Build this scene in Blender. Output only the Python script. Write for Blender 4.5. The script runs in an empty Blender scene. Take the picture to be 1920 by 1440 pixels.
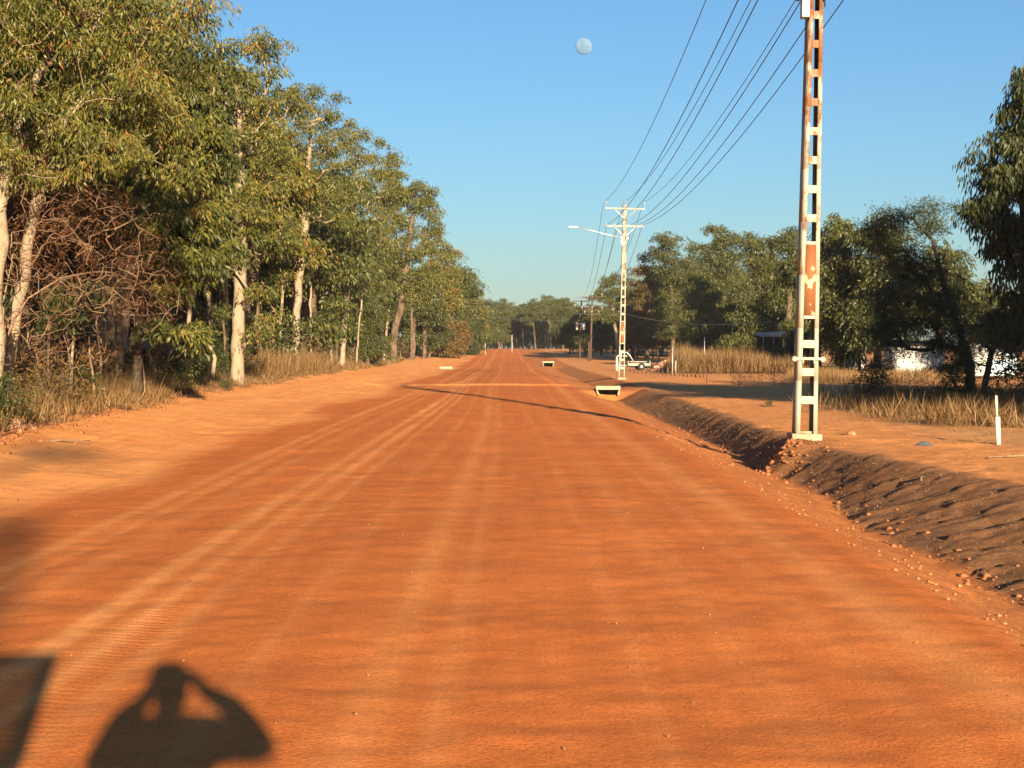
import bpy, bmesh, math, random
import numpy as np
from mathutils import Vector, Matrix
R = math.radians
sc = bpy.context.scene
col = sc.collection

# ------------------------------------------------------------------ camera, sky, sun, exposure
CAM = np.array([0.0, 0.0, 1.6]); F = 3200.0; HX, HY = 950.0, 661.0      # focal length and vanishing point in photograph pixels
YAW, PITCH = -0.17902, -1.05627
cd = bpy.data.cameras.new('camera'); cam = bpy.data.objects.new('camera', cd); col.objects.link(cam)
cd.sensor_width = 36.0; cd.lens = F / 1920 * 36; cd.clip_start = 0.05; cd.clip_end = 20000
cam.location = CAM; cam.rotation_euler = (R(90 + PITCH), 0, R(YAW)); sc.camera = cam
SUN_EL, SUN_AZ = R(11.0), R(180 - 11.4)          # azimuth clockwise from +Y: behind the camera, to the right
S = np.array([math.sin(SUN_AZ) * math.cos(SUN_EL), math.cos(SUN_AZ) * math.cos(SUN_EL), math.sin(SUN_EL)])
ld = bpy.data.lights.new('sun', 'SUN'); ld.energy = 5.0; ld.angle = R(0.53); ld.color = (1.0, 0.79, 0.53)
so = bpy.data.objects.new('sun', ld); col.objects.link(so)
so.rotation_euler = Vector((S[0], S[1], S[2])).to_track_quat('Z', 'Y').to_euler(); so.location = (30, -60, 40)
w = bpy.data.worlds.new('World'); sc.world = w; w.use_nodes = True
nt = w.node_tree; bg = nt.nodes['Background']; sky = nt.nodes.new('ShaderNodeTexSky')
sky.sky_type = 'NISHITA'; sky.sun_disc = False; sky.sun_elevation = SUN_EL; sky.sun_rotation = SUN_AZ
sky.air_density = 1.12; sky.dust_density = 0.4; sky.ozone_density = 5.2; sky.altitude = 0
nt.links.new(sky.outputs[0], bg.inputs[0]); bg.inputs[1].default_value = 0.05
sc.view_settings.view_transform = 'Standard'; sc.view_settings.look = 'None'
sc.view_settings.gamma = 1.0; sc.view_settings.use_curve_mapping = False
sc.view_settings.exposure = 1.64
sc.cycles.max_bounces = 6; sc.cycles.diffuse_bounces = 3; sc.cycles.transparent_max_bounces = 8

# ------------------------------------------------------------------ helpers
def hash2(i, j, s):
    h = (i.astype(np.int64) * 374761393 + j.astype(np.int64) * 668265263 + s * 974711) & 0x7fffffff
    h = ((h ^ (h >> 13)) * 1274126177) & 0x7fffffff
    return ((h ^ (h >> 16)) & 0xffff) / 65535.0
def vnoise(x, y, s=0):
    xi = np.floor(x); yi = np.floor(y); fx = x - xi; fy = y - yi
    fx = fx * fx * (3 - 2 * fx); fy = fy * fy * (3 - 2 * fy)
    a = hash2(xi, yi, s); b = hash2(xi + 1, yi, s); c = hash2(xi, yi + 1, s); d = hash2(xi + 1, yi + 1, s)
    return (a * (1 - fx) + b * fx) * (1 - fy) + (c * (1 - fx) + d * fx) * fy
def fbm(x, y, s=0, o=4):
    v = 0; a = .5
    for k in range(o):
        v = v + a * vnoise(x, y, s + k * 7); x = x * 2.03 + 11.3; y = y * 2.03 + 5.7; a *= .5
    return v / (1 - .5 ** o)
def sm(t): t = np.clip(t, 0, 1); return t * t * (3 - 2 * t)
def PX(px, py, y):                       # photograph pixel at depth y (metres along the road) -> point
    return np.array([(px - HX) / F * y, y, 1.6 - (py - HY) / F * y])

def mesh(name, v, quads=None, tris=None, m=None, parent=None, loc=None, smooth=False, attr=None, colr=None):
    me = bpy.data.meshes.new(name); v = np.asarray(v, np.float32).reshape(-1, 3)
    q = np.asarray(quads if quads is not None else [], np.int32).reshape(-1, 4)
    t = np.asarray(tris if tris is not None else [], np.int32).reshape(-1, 3)
    me.vertices.add(len(v)); me.vertices.foreach_set('co', v.ravel())
    n = len(q) * 4 + len(t) * 3; me.loops.add(n)
    me.loops.foreach_set('vertex_index', np.concatenate([q.ravel(), t.ravel()]).astype(np.int32))
    me.polygons.add(len(q) + len(t))
    me.polygons.foreach_set('loop_start', np.concatenate([np.arange(len(q)) * 4, len(q) * 4 + np.arange(len(t)) * 3]).astype(np.int32))
    if smooth: me.polygons.foreach_set('use_smooth', np.ones(len(q) + len(t), bool))
    if attr is not None:
        a = me.attributes.new('tone', 'FLOAT', 'POINT'); a.data.foreach_set('value', np.asarray(attr, np.float32))
    if colr is not None:
        a = me.attributes.new('soil', 'FLOAT_COLOR', 'POINT')
        a.data.foreach_set('color', np.hstack([colr, np.ones((len(colr), 1))]).astype(np.float32).ravel())
    me.update(calc_edges=True); me.validate()
    if m: me.materials.append(m)
    o = bpy.data.objects.new(name, me); col.objects.link(o)
    if parent: o.parent = parent
    if loc is not None: o.location = loc
    return o
class MB:                                 # collects boxes, tubes and lathes into one mesh
    def __init__(s): s.v = []; s.q = []; s.t = []; s.n = 0
    def add(s, v, q=(), t=()):
        s.v.append(np.asarray(v, float).reshape(-1, 3))
        s.q += [[a + s.n for a in f] for f in q]; s.t += [[a + s.n for a in f] for f in t]; s.n += len(s.v[-1]); return s
    def hexa(s, p): return s.add(p, [(0, 3, 2, 1), (4, 5, 6, 7), (0, 1, 5, 4), (1, 2, 6, 5), (2, 3, 7, 6), (3, 0, 4, 7)])
    def box(s, x0, x1, y0, y1, z0, z1, b=0.0):
        if b <= 0: return s.hexa([(x0, y0, z0), (x1, y0, z0), (x1, y1, z0), (x0, y1, z0), (x0, y0, z1), (x1, y0, z1), (x1, y1, z1), (x0, y1, z1)])
        bm = bmesh.new(); r = bmesh.ops.create_cube(bm, size=1)
        for q in bm.verts: q.co = Vector((x0 + (q.co.x + .5) * (x1 - x0), y0 + (q.co.y + .5) * (y1 - y0), z0 + (q.co.z + .5) * (z1 - z0)))
        bmesh.ops.bevel(bm, geom=bm.edges[:], offset=b, segments=2, affect='EDGES', profile=.5)
        bmesh.ops.triangulate(bm, faces=[f for f in bm.faces if len(f.verts) > 4])
        bm.verts.index_update(); s.add([q.co[:] for q in bm.verts], [[q.index for q in f.verts] for f in bm.faces if len(f.verts) == 4], [[q.index for q in f.verts] for f in bm.faces if len(f.verts) == 3])
        bm.free(); return s
    def tube(s, pts, rad, n=6, cap=True):
        pts = np.asarray(pts, float); k = len(pts); rad = np.broadcast_to(np.asarray(rad, float), (k,))
        d = np.gradient(pts, axis=0); d /= np.linalg.norm(d, axis=1)[:, None] + 1e-9
        ref = np.array([0, 0, 1.0]) if abs(d[:, 2]).mean() < .8 else np.array([1.0, 0, 0])
        a = np.cross(d, ref); a /= np.linalg.norm(a, axis=1)[:, None] + 1e-9; b = np.cross(d, a)
        th = np.arange(n) * 2 * math.pi / n
        v = (pts[:, None] + rad[:, None, None] * (np.cos(th)[None, :, None] * a[:, None] + np.sin(th)[None, :, None] * b[:, None])).reshape(-1, 3)
        q = [(i * n + j, i * n + (j + 1) % n, (i + 1) * n + (j + 1) % n, (i + 1) * n + j) for i in range(k - 1) for j in range(n)]
        t = []
        if cap:
            v = np.vstack([v, pts[:1], pts[-1:]]); e = k * n
            t = [((j + 1) % n, j, e) for j in range(n)] + [((k - 1) * n + j, (k - 1) * n + (j + 1) % n, e + 1) for j in range(n)]
        return s.add(v, q, t)
    def lathe(s, prof, c=(0, 0, 0), n=12, axis='z'):
        th = np.arange(n) * 2 * math.pi / n; v = []
        for r, h in prof:
            for a in th: v.append((r * math.cos(a), r * math.sin(a), h))
        v = np.array(v)
        if axis == 'x': v = v[:, [2, 0, 1]]
        if axis == 'y': v = v[:, [0, 2, 1]]
        k = len(prof)
        return s.add(v + np.array(c), [(i * n + j, i * n + (j + 1) % n, (i + 1) * n + (j + 1) % n, (i + 1) * n + j) for i in range(k - 1) for j in range(n)])
    def build(s, name, m, parent=None, loc=None, smooth=False):
        return mesh(name, np.vstack(s.v), s.q, s.t, m, parent, loc, smooth)
def tag(o, label=None, cat=None, group=None, kind=None):
    for k, v in (('label', label), ('category', cat), ('group', group), ('kind', kind)):
        if v: o[k] = v
    return o
def empty(name, loc, rz=0.0, sc_=1.0):
    o = bpy.data.objects.new(name, None); col.objects.link(o); o.location = loc; o.rotation_euler = (0, 0, rz); o.scale = (sc_,) * 3; o.empty_display_size = .3
    return o
def dup(root, loc, rz=0.0, s=1.0, label=None, group=None):
    r = root.copy(); col.objects.link(r); r.location = loc; r.rotation_euler = (0, 0, rz); r.scale = (s, s, s)
    if label: r['label'] = label
    if group: r['group'] = group
    for ch in root.children:
        c = ch.copy(); col.objects.link(c); c.parent = r
        for g in ch.children:
            d = g.copy(); col.objects.link(d); d.parent = c
    return r

# ------------------------------------------------------------------ materials
def M(name, rough=.8, spec=.3):
    m = bpy.data.materials.new(name); m.use_nodes = True; n = m.node_tree.nodes; b = n['Principled BSDF']
    b.inputs['Roughness'].default_value = rough; b.inputs['Specular IOR Level'].default_value = spec
    return m, m.node_tree, b
def nd(t, kind, **kw):
    n = t.nodes.new('ShaderNode' + kind)
    for k, v in kw.items():
        if k in n.inputs.keys(): n.inputs[k].default_value = v
        else: setattr(n, k, v)
    return n
def ramp(t, src, stops):
    r = t.nodes.new('ShaderNodeValToRGB'); e = r.color_ramp.elements
    while len(e) < len(stops): e.new(.5)
    for i, (p, c) in enumerate(stops):
        e[i].position = p; e[i].color = (*c, 1) if len(c) == 3 else c
    t.links.new(src, r.inputs[0]); return r.outputs[0]
def noise(t, scale, detail=4, rough=.55, stretch=None, obj=True):
    tc = t.nodes.new('ShaderNodeTexCoord'); n = nd(t, 'TexNoise', Scale=scale, Detail=detail, Roughness=rough)
    src = tc.outputs['Object']
    if stretch:
        mp = t.nodes.new('ShaderNodeMapping'); mp.inputs['Scale'].default_value = stretch; t.links.new(src, mp.inputs[0]); src = mp.outputs[0]
    t.links.new(src, n.inputs['Vector']); return n.outputs['Fac']
def mixc(t, f, a, b, mode='MIX'):
    n = t.nodes.new('ShaderNodeMix'); n.data_type = 'RGBA'; n.blend_type = mode
    for i, v in ((0, f), (6, a), (7, b)):
        if hasattr(v, 'links'): t.links.new(v, n.inputs[i])
        else: n.inputs[i].default_value = (*v, 1) if isinstance(v, tuple) else v
    return n.outputs[2]
def math_(t, op, a, b=0.0, clamp=False):
    n = t.nodes.new('ShaderNodeMath'); n.operation = op; n.use_clamp = clamp
    for i, v in ((0, a), (1, b)):
        if hasattr(v, 'links'): t.links.new(v, n.inputs[i])
        else: n.inputs[i].default_value = v
    return n.outputs[0]
def bump(t, b, h, dist, strength=1.0, prev=None):
    n = nd(t, 'Bump', Strength=strength, Distance=dist); t.links.new(h, n.inputs['Height'])
    if prev is not None: t.links.new(prev, n.inputs['Normal'])
    if b is not None: t.links.new(n.outputs[0], b.inputs['Normal'])
    return n.outputs[0]
def plain(name, c1, c2, rough=.7, scale=6.0, spec=.3, bmp=0.0, metal=0.0, lo=.35, hi=.65):
    m, t, b = M(name, rough, spec); f = noise(t, scale, 6, .6)
    t.links.new(ramp(t, f, [(lo, c1), (hi, c2)]), b.inputs['Base Color']); b.inputs['Metallic'].default_value = metal
    if bmp: bump(t, b, f, bmp)
    return m
def leafmat(name, stops, trans=.3, var=.25):
    m, t, b = M(name, .5, .35)
    at = nd(t, 'Attribute', attribute_name='tone'); oi = t.nodes.new('ShaderNodeObjectInfo')
    f = math_(t, 'ADD', at.outputs['Fac'], math_(t, 'MULTIPLY', math_(t, 'SUBTRACT', oi.outputs['Random'], .5), var), True)
    c = ramp(t, f, stops); t.links.new(c, b.inputs['Base Color'])
    tr = t.nodes.new('ShaderNodeBsdfTranslucent'); t.links.new(c, tr.inputs[0])
    mx = t.nodes.new('ShaderNodeMixShader'); mx.inputs[0].default_value = trans
    t.links.new(b.outputs[0], mx.inputs[1]); t.links.new(tr.outputs[0], mx.inputs[2]); t.links.new(mx.outputs[0], t.nodes['Material Output'].inputs[0])
    return m
LEAF = leafmat('gum_leaf', [(0, (.022, .032, .007)), (.35, (.060, .070, .012)), (.7, (.125, .118, .019)), (.95, (.18, .135, .026)), (.992, (.20, .11, .03)), (1, (.23, .08, .03))], .12)
LEAFR = leafmat('row_leaf', [(0, (.018, .026, .007)), (.4, (.044, .054, .011)), (.8, (.082, .086, .017)), (1, (.12, .11, .026))], .12)
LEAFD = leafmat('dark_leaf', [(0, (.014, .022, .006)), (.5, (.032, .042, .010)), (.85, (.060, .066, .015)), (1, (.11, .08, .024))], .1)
LEAFG = leafmat('shrub_leaf', [(0, (.018, .032, .008)), (.5, (.040, .056, .012)), (.9, (.080, .088, .018)), (1, (.13, .10, .024))], .2)
LEAFB = leafmat('brown_leaf', [(0, (.045, .038, .011)), (.4, (.10, .068, .017)), (.8, (.165, .092, .025)), (1, (.19, .085, .028))], .18)
TWIG = leafmat('dead_twig', [(0, (.05, .026, .014)), (.5, (.145, .064, .028)), (.85, (.25, .115, .052)), (1, (.34, .19, .10))], .05)
GRASS = leafmat('dry_grass', [(0, (.065, .038, .014)), (.45, (.165, .092, .032)), (.8, (.28, .165, .058)), (1, (.08, .08, .02))], .2)
def barkmat(name, pale, dark, dk2, thr):
    m, t, b = M(name, .85, .15)
    f = noise(t, 3.0, 6, .65, (1.5, 1.5, .5)); g = noise(t, 14, 5, .6, (2, 2, .4))
    c = mixc(t, g, pale, tuple(.62 * v for v in pale)); c = mixc(t, ramp(t, f, [(thr, (0, 0, 0)), (thr + .12, (1, 1, 1))]), c, mixc(t, g, dark, dk2))
    t.links.new(c, b.inputs['Base Color']); bump(t, b, g, .03); return m
PALE = barkmat('pale_bark', (.34, .27, .185), (.20, .13, .085), (.10, .06, .04), .53)
BARK = barkmat('brown_bark', (.17, .12, .08), (.09, .058, .036), (.06, .04, .028), .46)
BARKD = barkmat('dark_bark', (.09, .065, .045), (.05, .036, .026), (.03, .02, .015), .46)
DEAD = barkmat('dead_branch', (.30, .20, .125), (.18, .10, .058), (.14, .08, .045), .55)

# soil: the colour layer comes with the terrain (kinds of soil), the grain from noise
m, t, b = M('red_soil', .95, .08); SOIL = m
at = nd(t, 'Attribute', attribute_name='soil'); c = at.outputs['Color']
f1 = noise(t, .55, 6, .6); f2 = noise(t, 7, 6, .65); f3 = noise(t, 55, 4, .7); f4 = noise(t, 1.0, 5, .6, (5.0, .35, 1))
f5 = noise(t, 1.0, 5, .6, (.45, 3.2, 1))
c = mixc(t, 1.0, c, ramp(t, f1, [(.3, (.92, .90, .88)), (.7, (1.06, 1.07, 1.08))]), 'MULTIPLY')
c = mixc(t, .8, c, ramp(t, f4, [(.3, (.90, .87, .84)), (.7, (1.09, 1.11, 1.13))]), 'MULTIPLY')
c = mixc(t, .06, c, ramp(t, f5, [(.3, (.90, .87, .85)), (.68, (1.08, 1.1, 1.12))]), 'MULTIPLY')
c = mixc(t, .5, c, ramp(t, f2, [(.3, (.82, .80, .78)), (.7, (1.14, 1.15, 1.17))]), 'MULTIPLY')
c = mixc(t, .9, c, ramp(t, f3, [(.28, (.66, .62, .6)), (.5, (1, 1, 1)), (.75, (1.3, 1.35, 1.4))]), 'MULTIPLY')
t.links.new(c, b.inputs['Base Color'])
rg = nd(t, 'Attribute', attribute_name='tone').outputs['Fac']
n1 = bump(t, None, f2, .022, .22)
f6 = noise(t, 26, 5, .75)
vo = nd(t, 'TexVoronoi', Scale=34.0); tcv = t.nodes.new('ShaderNodeTexCoord'); t.links.new(tcv.outputs['Object'], vo.inputs['Vector'])
peb = math_(t, 'MULTIPLY', math_(t, 'SUBTRACT', .35, vo.outputs['Distance'], True), math_(t, 'SUBTRACT', f2, .38, True))
n2 = bump(t, None, math_(t, 'ADD', f3, math_(t, 'MULTIPLY', peb, 3.0)), .0080, .9, n1)
tp_ = nd(t, 'SeparateXYZ'); t.links.new(tcv.outputs['Object'], tp_.inputs[0]); X_, Y_ = tp_.outputs[0], tp_.outputs[1]
tw = math_(t, 'SUBTRACT', 1.0, math_(t, 'MULTIPLY', math_(t, 'ABSOLUTE', math_(t, 'ADD', X_, 2.1)), 2.6), True)
tw = math_(t, 'MULTIPLY', tw, math_(t, 'SUBTRACT', f1, .30, True)); fd = nd(t, 'MapRange'); t.links.new(Y_, fd.inputs['Value'])
for k, v in (('From Min', 9.0), ('From Max', 17.0), ('To Min', 1.0), ('To Max', 0.0)): fd.inputs[k].default_value = v
ws = math_(t, 'SINE', math_(t, 'ADD', math_(t, 'MULTIPLY', Y_, 66.0), math_(t, 'MULTIPLY', X_, 9.0)))
n2 = bump(t, None, math_(t, 'MULTIPLY', math_(t, 'MULTIPLY', ws, tw), fd.outputs[0]), .006, 1.0, n2)   # tyre tread printed in the dust
n3 = bump(t, b, math_(t, 'MULTIPLY', f6, rg), .10, 1.0, n2)

def paintmat(nm, lo, hi):                           # cream paint peeling to rust
    m, t, b = M(nm, .6, .3)
    oi = t.nodes.new('ShaderNodeTexCoord'); sp = t.nodes.new('ShaderNodeSeparateXYZ'); t.links.new(oi.outputs['Object'], sp.inputs[0])
    f = noise(t, 2.6, 7, .62, (1.6, 1.6, .7)); g = noise(t, 30, 3, .5)
    up = nd(t, 'MapRange'); t.links.new(sp.outputs['Z'], up.inputs['Value'])
    for k, v in (('From Min', 2.0), ('From Max', 7.0), ('To Min', lo), ('To Max', hi)): up.inputs[k].default_value = v
    k = math_(t, 'ADD', f, up.outputs[0])
    cream = mixc(t, g, (.27, .26, .20), (.35, .335, .265)); rust = mixc(t, g, (.15, .062, .028), (.25, .12, .055))
    c = mixc(t, ramp(t, k, [(.47, (0, 0, 0)), (.55, (1, 1, 1))]), cream, rust); t.links.new(c, b.inputs['Base Color']); return m
PAINT = paintmat('rusty_cream_paint', -.16, .10); PAINT2 = paintmat('cream_steel_paint', -.17, -.06)
m, t, b = M('rusted_panel', .75, .2); RUSTP = m
f = noise(t, 3.0, 6, .6, (1.2, 1.2, .8)); g = noise(t, 12, 5, .6)
c = mixc(t, ramp(t, f, [(.56, (0, 0, 0)), (.585, (1, 1, 1))]), mixc(t, g, (.16, .058, .022), (.26, .105, .042)), (.40, .36, .22)); t.links.new(c, b.inputs['Base Color'])
CREAM = plain('cream_paint', (.27, .26, .205), (.34, .325, .265), .6, 5)
WHITE = plain('white_paint', (.36, .355, .32), (.48, .47, .44), .55, 3)
WSHEET = plain('white_sheet', (.30, .30, .285), (.42, .42, .40), .5, 1.2)
BSHEET = plain('blue_grey_sheet', (.30, .42, .52), (.45, .56, .64), .5, 2)
CONC = plain('concrete', (.26, .20, .125), (.38, .30, .20), .9, 9, .1, .01)
CONCW = plain('pale_concrete', (.26, .225, .15), (.38, .33, .235), .9, 4, .1, .01)
GALV = plain('galvanised_steel', (.42, .42, .40), (.60, .59, .55), .45, 12, .5, 0, .5)
WOOD = plain('weathered_wood', (.06, .04, .028), (.11, .075, .052), .9, 8, .1)
BLACK = plain('black_plastic', (.012, .012, .014), (.03, .03, .03), .5, 5)
WIREM = plain('aluminium_wire', (.055, .06, .07), (.10, .11, .12), .5, 4)
GREYC = plain('grey_cabinet', (.42, .46, .47), (.56, .59, .58), .5, 4)
PORC = plain('porcelain', (.22, .23, .24), (.34, .35, .35), .25, 4, .6)
RUBBER = plain('rubber', (.015, .015, .015), (.03, .028, .026), .8, 6)
RAG = plain('blue_plastic_rag', (.06, .08, .09), (.13, .15, .16), .6, 14)
BRICKR = plain('red_rubble', (.40, .16, .08), (.55, .30, .18), .9, 10)
STONE = plain('pale_stone', (.24, .10, .042), (.42, .22, .11), .9, 9)

# ------------------------------------------------------------------ terrain
YB = [0, 14, 15, 20, 25, 29, 37, 46, 65, 120, 400]
BOT = [4.45, 4.42, 4.42, 4.3, 4.72, 4.55, 4.8, 4.75, 4.75, 5.2, 6]
TOP = [7.4, 7.2, 6.9, 6.2, 5.55, 5.30, 5.32, 5.5, 5.9, 6.6, 8]
DEP = ([0, 70, 74.6, 74.9, 82, 86, 100, 130, 186, 187, 220], [.42, .40, .40, .05, .03, .32, .30, .25, .28, .05, .05])
def edge_l(y): return np.interp(y, [20, 28, 54, 103, 210, 300], [-8.1, -8.55, -10.3, -11.2, -13.0, -13.4])
def gz(x, y, detail=True):
    x = np.asarray(x, float); y = np.asarray(y, float)
    z = 2.7 * sm((y - 140) / 330.0) - .012 * np.abs(np.clip(x, -5, 2.8) + 1)
    e = edge_l(y)
    z = z + .34 * sm((-5.0 - x) / (-5.0 - e) * .9) + .18 * sm((e - x) / 5)
    bt = np.interp(y, YB, BOT); tp = np.interp(y, YB, TOP); dp = np.interp(y, *DEP)
    dn = sm((x - 2.75) / np.maximum(bt - .15 - 2.75, .3)); up = np.clip((x - bt) / (tp - bt), 0, 1); up = .75 * up + .25 * sm(up)
    z = z - dp * dn * (1 - up) + .05 * up
    if detail:
        rough = (.02 + .035 * sm((x - 2.9) / .8) * (1 - .5 * sm((x - 7) / 2)) + .012 * sm((-5.0 - x) / .8) + .05 * sm((e + .6 - x) / .8))
        z = z + .05 * sm((-4.9 - x) / .8) * sm((x - e) / 1.0) * (fbm(x * 1.9, y * .16, 13) - .5) * 2
        z = z + rough * (fbm(x * .9, y * .9, 3) - .5) * 2 + rough * .45 * (fbm(x * 4.2, y * 4.2, 9, 3) - .5) * 2
        bank = sm((x - bt + .1) / .2) * (1 - sm((x - tp - .15) / .3)) * (dp > .2)
        ph = (y + 1.1 * fbm(x * .25, y * .35, 21) + .10 * fbm(x * 3, y * 2, 22)) / 1.05; fr = ph - np.floor(ph)
        z = z + bank * (.022 * (fr ** 2 - .4) + .028 * np.exp(-((fr - .97) / .04) ** 2)) * (fbm(x * .7, y * .5, 23) > .32) + bank * .03 * (fbm(x * 8, y * 8, 5, 3) - .5)
        lip = np.exp(-((x - bt + .12) / .14) ** 2) * (dp > .2)
        z = z - lip * .06 * fbm(x * 3, y * 3, 31, 3)
        # dozer tracks: slight ruts on the road
        for xt, d in ((-3.6, .012), (-2.05, .014), (-.45, .008)): z = z - d * np.exp(-((x - xt - .12 * np.sin(y * .07)) / .16) ** 2)
        # spoil heap beside the pole's footing
        z = z + .34 * np.exp(-((x - 4.85) / .34) ** 2 - ((y - 29.35) / .55) ** 2) * (.6 + .8 * fbm(x * 5, y * 5, 17, 3))
        z = z - .10 * np.exp(-((x - 4.44) / .75) ** 2 - ((y - 73.6) / 1.1) ** 2) * (y < 74.7)
        z = z + .10 * np.exp(-((y - 83.5) / .5) ** 2) * (x < 5) * (x > -7)
        # windrow along the forest edge
        z = z + .16 * np.exp(-((x - e - .1) / .38) ** 2) * fbm(x * 1.2, y * .8, 41, 3)
    return z
def gz1(x, y): return float(gz(np.array([x]), np.array([y]))[0])
def soil_colour(x, y):
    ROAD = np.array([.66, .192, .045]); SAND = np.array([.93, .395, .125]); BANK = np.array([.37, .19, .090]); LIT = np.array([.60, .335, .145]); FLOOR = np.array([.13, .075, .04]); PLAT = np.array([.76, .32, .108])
    n = fbm(x * .35, y * .12, 51) - .5; n2 = fbm(x * 1.3, y * .5, 61) - .5; n3 = fbm(x * .8, y * .8, 71)
    e = edge_l(y); bt = np.interp(y, YB, BOT); tp = np.interp(y, YB, TOP); dp = np.interp(y, *DEP)
    s = .80 * sm((-4.55 - x + 1.8 * n + .5 * n2) / 1.0) + .20 * sm((-5.6 - x + 2 * n) / 1.6) - .16 * (x < -4.6) * sm((fbm(x * 2.6, y * .10, 95) - .5) / .12)
    s = np.clip(s, 0, 1)                     # loose sand on the left
    for xt, wd, a in ((-3.75, .10, .55), (-3.45, .07, .4), (-3.05, .12, .25), (-2.36, .09, .75), (-2.08, .08, .7), (-1.80, .07, .5), (-1.2, .06, .25), (-.62, .12, .38), (-.32, .07, .28), (.55, .06, .18), (1.1, .14, .14), (1.75, .07, .2), (2.35, .22, .45)):
        s = np.maximum(s, a * np.exp(-((x - xt - .14 * np.sin(y * .06 + xt)) / wd) ** 2) * (.35 + 1.1 * fbm(x * 2, y * .22, 81)))
    s = np.maximum(s, .75 * np.exp(-((y - 83.5 - .12 * x) / .75) ** 2) * (x < 5))
    for k in range(7):                                               # turning tracks out of the left driveway
        cx, cy, r = -11.5 - .4 * k, 78 + 2.6 * k, 9.2 + .35 * k
        dd = np.hypot(x - cx, (y - cy) * .42) - r
        s = np.maximum(s, .6 * np.exp(-(dd / .16) ** 2) * (y < cy + 4) * (y > cy - 24) * (.4 + fbm(x * 1.5, y * .5, 90 + k)))
    c = ROAD[None] * (1 - s[:, None]) + SAND[None] * s[:, None]
    dk = sm((fbm(x * .22, y * .055, 12) - .45) / .25) * (x > -4.8) * (x < 2.8); c = c * (1 - .06 * dk[:, None])
    def lay(c, a, k): return c * (1 - k[:, None]) + a[None] * k[:, None]
    c = lay(c, np.array([.62, .24, .08]), sm((x - 2.85 + .5 * n2) / .4) * .75)
    c = lay(c, PLAT, sm((x - tp) / .3))
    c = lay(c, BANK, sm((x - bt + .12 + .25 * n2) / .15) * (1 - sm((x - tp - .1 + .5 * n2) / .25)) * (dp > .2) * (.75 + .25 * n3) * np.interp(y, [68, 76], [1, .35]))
    lt = sm((x - 8.0 + 2.5 * n) / 1.5) * sm((46 - y) / 8) * .75 + sm((x - 12 + 3 * n) / 4) * .4
    c = lay(c, LIT, np.clip(lt * (.4 + .9 * n3), 0, 1))
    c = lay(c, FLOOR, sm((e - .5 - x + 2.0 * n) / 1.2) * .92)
    c = lay(c, np.array([.50, .20, .075]), (np.exp(-((x - 5.2) / .7) ** 2 - ((y - 30.1) / 1.0) ** 2)))
    return c
def soil_rough(x, y):
    e = edge_l(y); bt = np.interp(y, YB, BOT); tp = np.interp(y, YB, TOP)
    return .05 + .42 * sm((x - 2.8) / .6) * (1 - .5 * sm((x - 6) / 2)) + .34 * sm((x - bt) / .2) * (1 - sm((x - tp) / .3)) + .30 * sm((-4.9 - x) / 1.0) * (.3 + .7 * sm((e + 1.2 - x) / .8))
ys = np.concatenate([np.arange(-70, 3, 4.0), np.arange(3, 6, .5), np.arange(6, 12, .06), np.arange(12, 24, .085), np.arange(24, 40, .13), np.arange(40, 110, .3), np.arange(110, 200, 1.5), np.arange(200, 520, 6), np.array([520, 600, 750, 1000, 1500, 2500, 4000])])
def sheet(name, xs, label, cat=None):
    X, Y = np.meshgrid(xs, ys); x = X.ravel(); y = Y.ravel(); nx = len(xs); ny = len(ys)
    i = (np.arange(ny - 1)[:, None] * nx + np.arange(nx - 1)[None]).ravel()
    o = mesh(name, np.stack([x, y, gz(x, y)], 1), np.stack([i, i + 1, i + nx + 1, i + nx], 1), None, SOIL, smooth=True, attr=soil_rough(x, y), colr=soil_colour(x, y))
    return tag(o, label, cat, None, 'structure')
XL, XR, XD = -5.0, 2.8, 7.0
sheet('road', np.linspace(XL, XR, 96), 'graded red dirt road running straight into the distance', 'road')
sheet('verge', np.linspace(-14.0, XL, 110), 'pale orange sand bank along the left of the red road', 'verge')
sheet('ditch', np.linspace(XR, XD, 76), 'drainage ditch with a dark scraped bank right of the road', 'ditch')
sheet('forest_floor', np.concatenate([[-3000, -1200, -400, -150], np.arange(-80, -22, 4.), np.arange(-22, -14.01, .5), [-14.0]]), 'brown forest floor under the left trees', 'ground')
sheet('ground', np.concatenate([[XD], np.arange(7.1, 14, .1), np.arange(14, 30, .5), np.arange(30, 90, 5.), [150, 400, 1200, 3000]]), 'flat orange cleared ground right of the ditch', 'ground')

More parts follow.
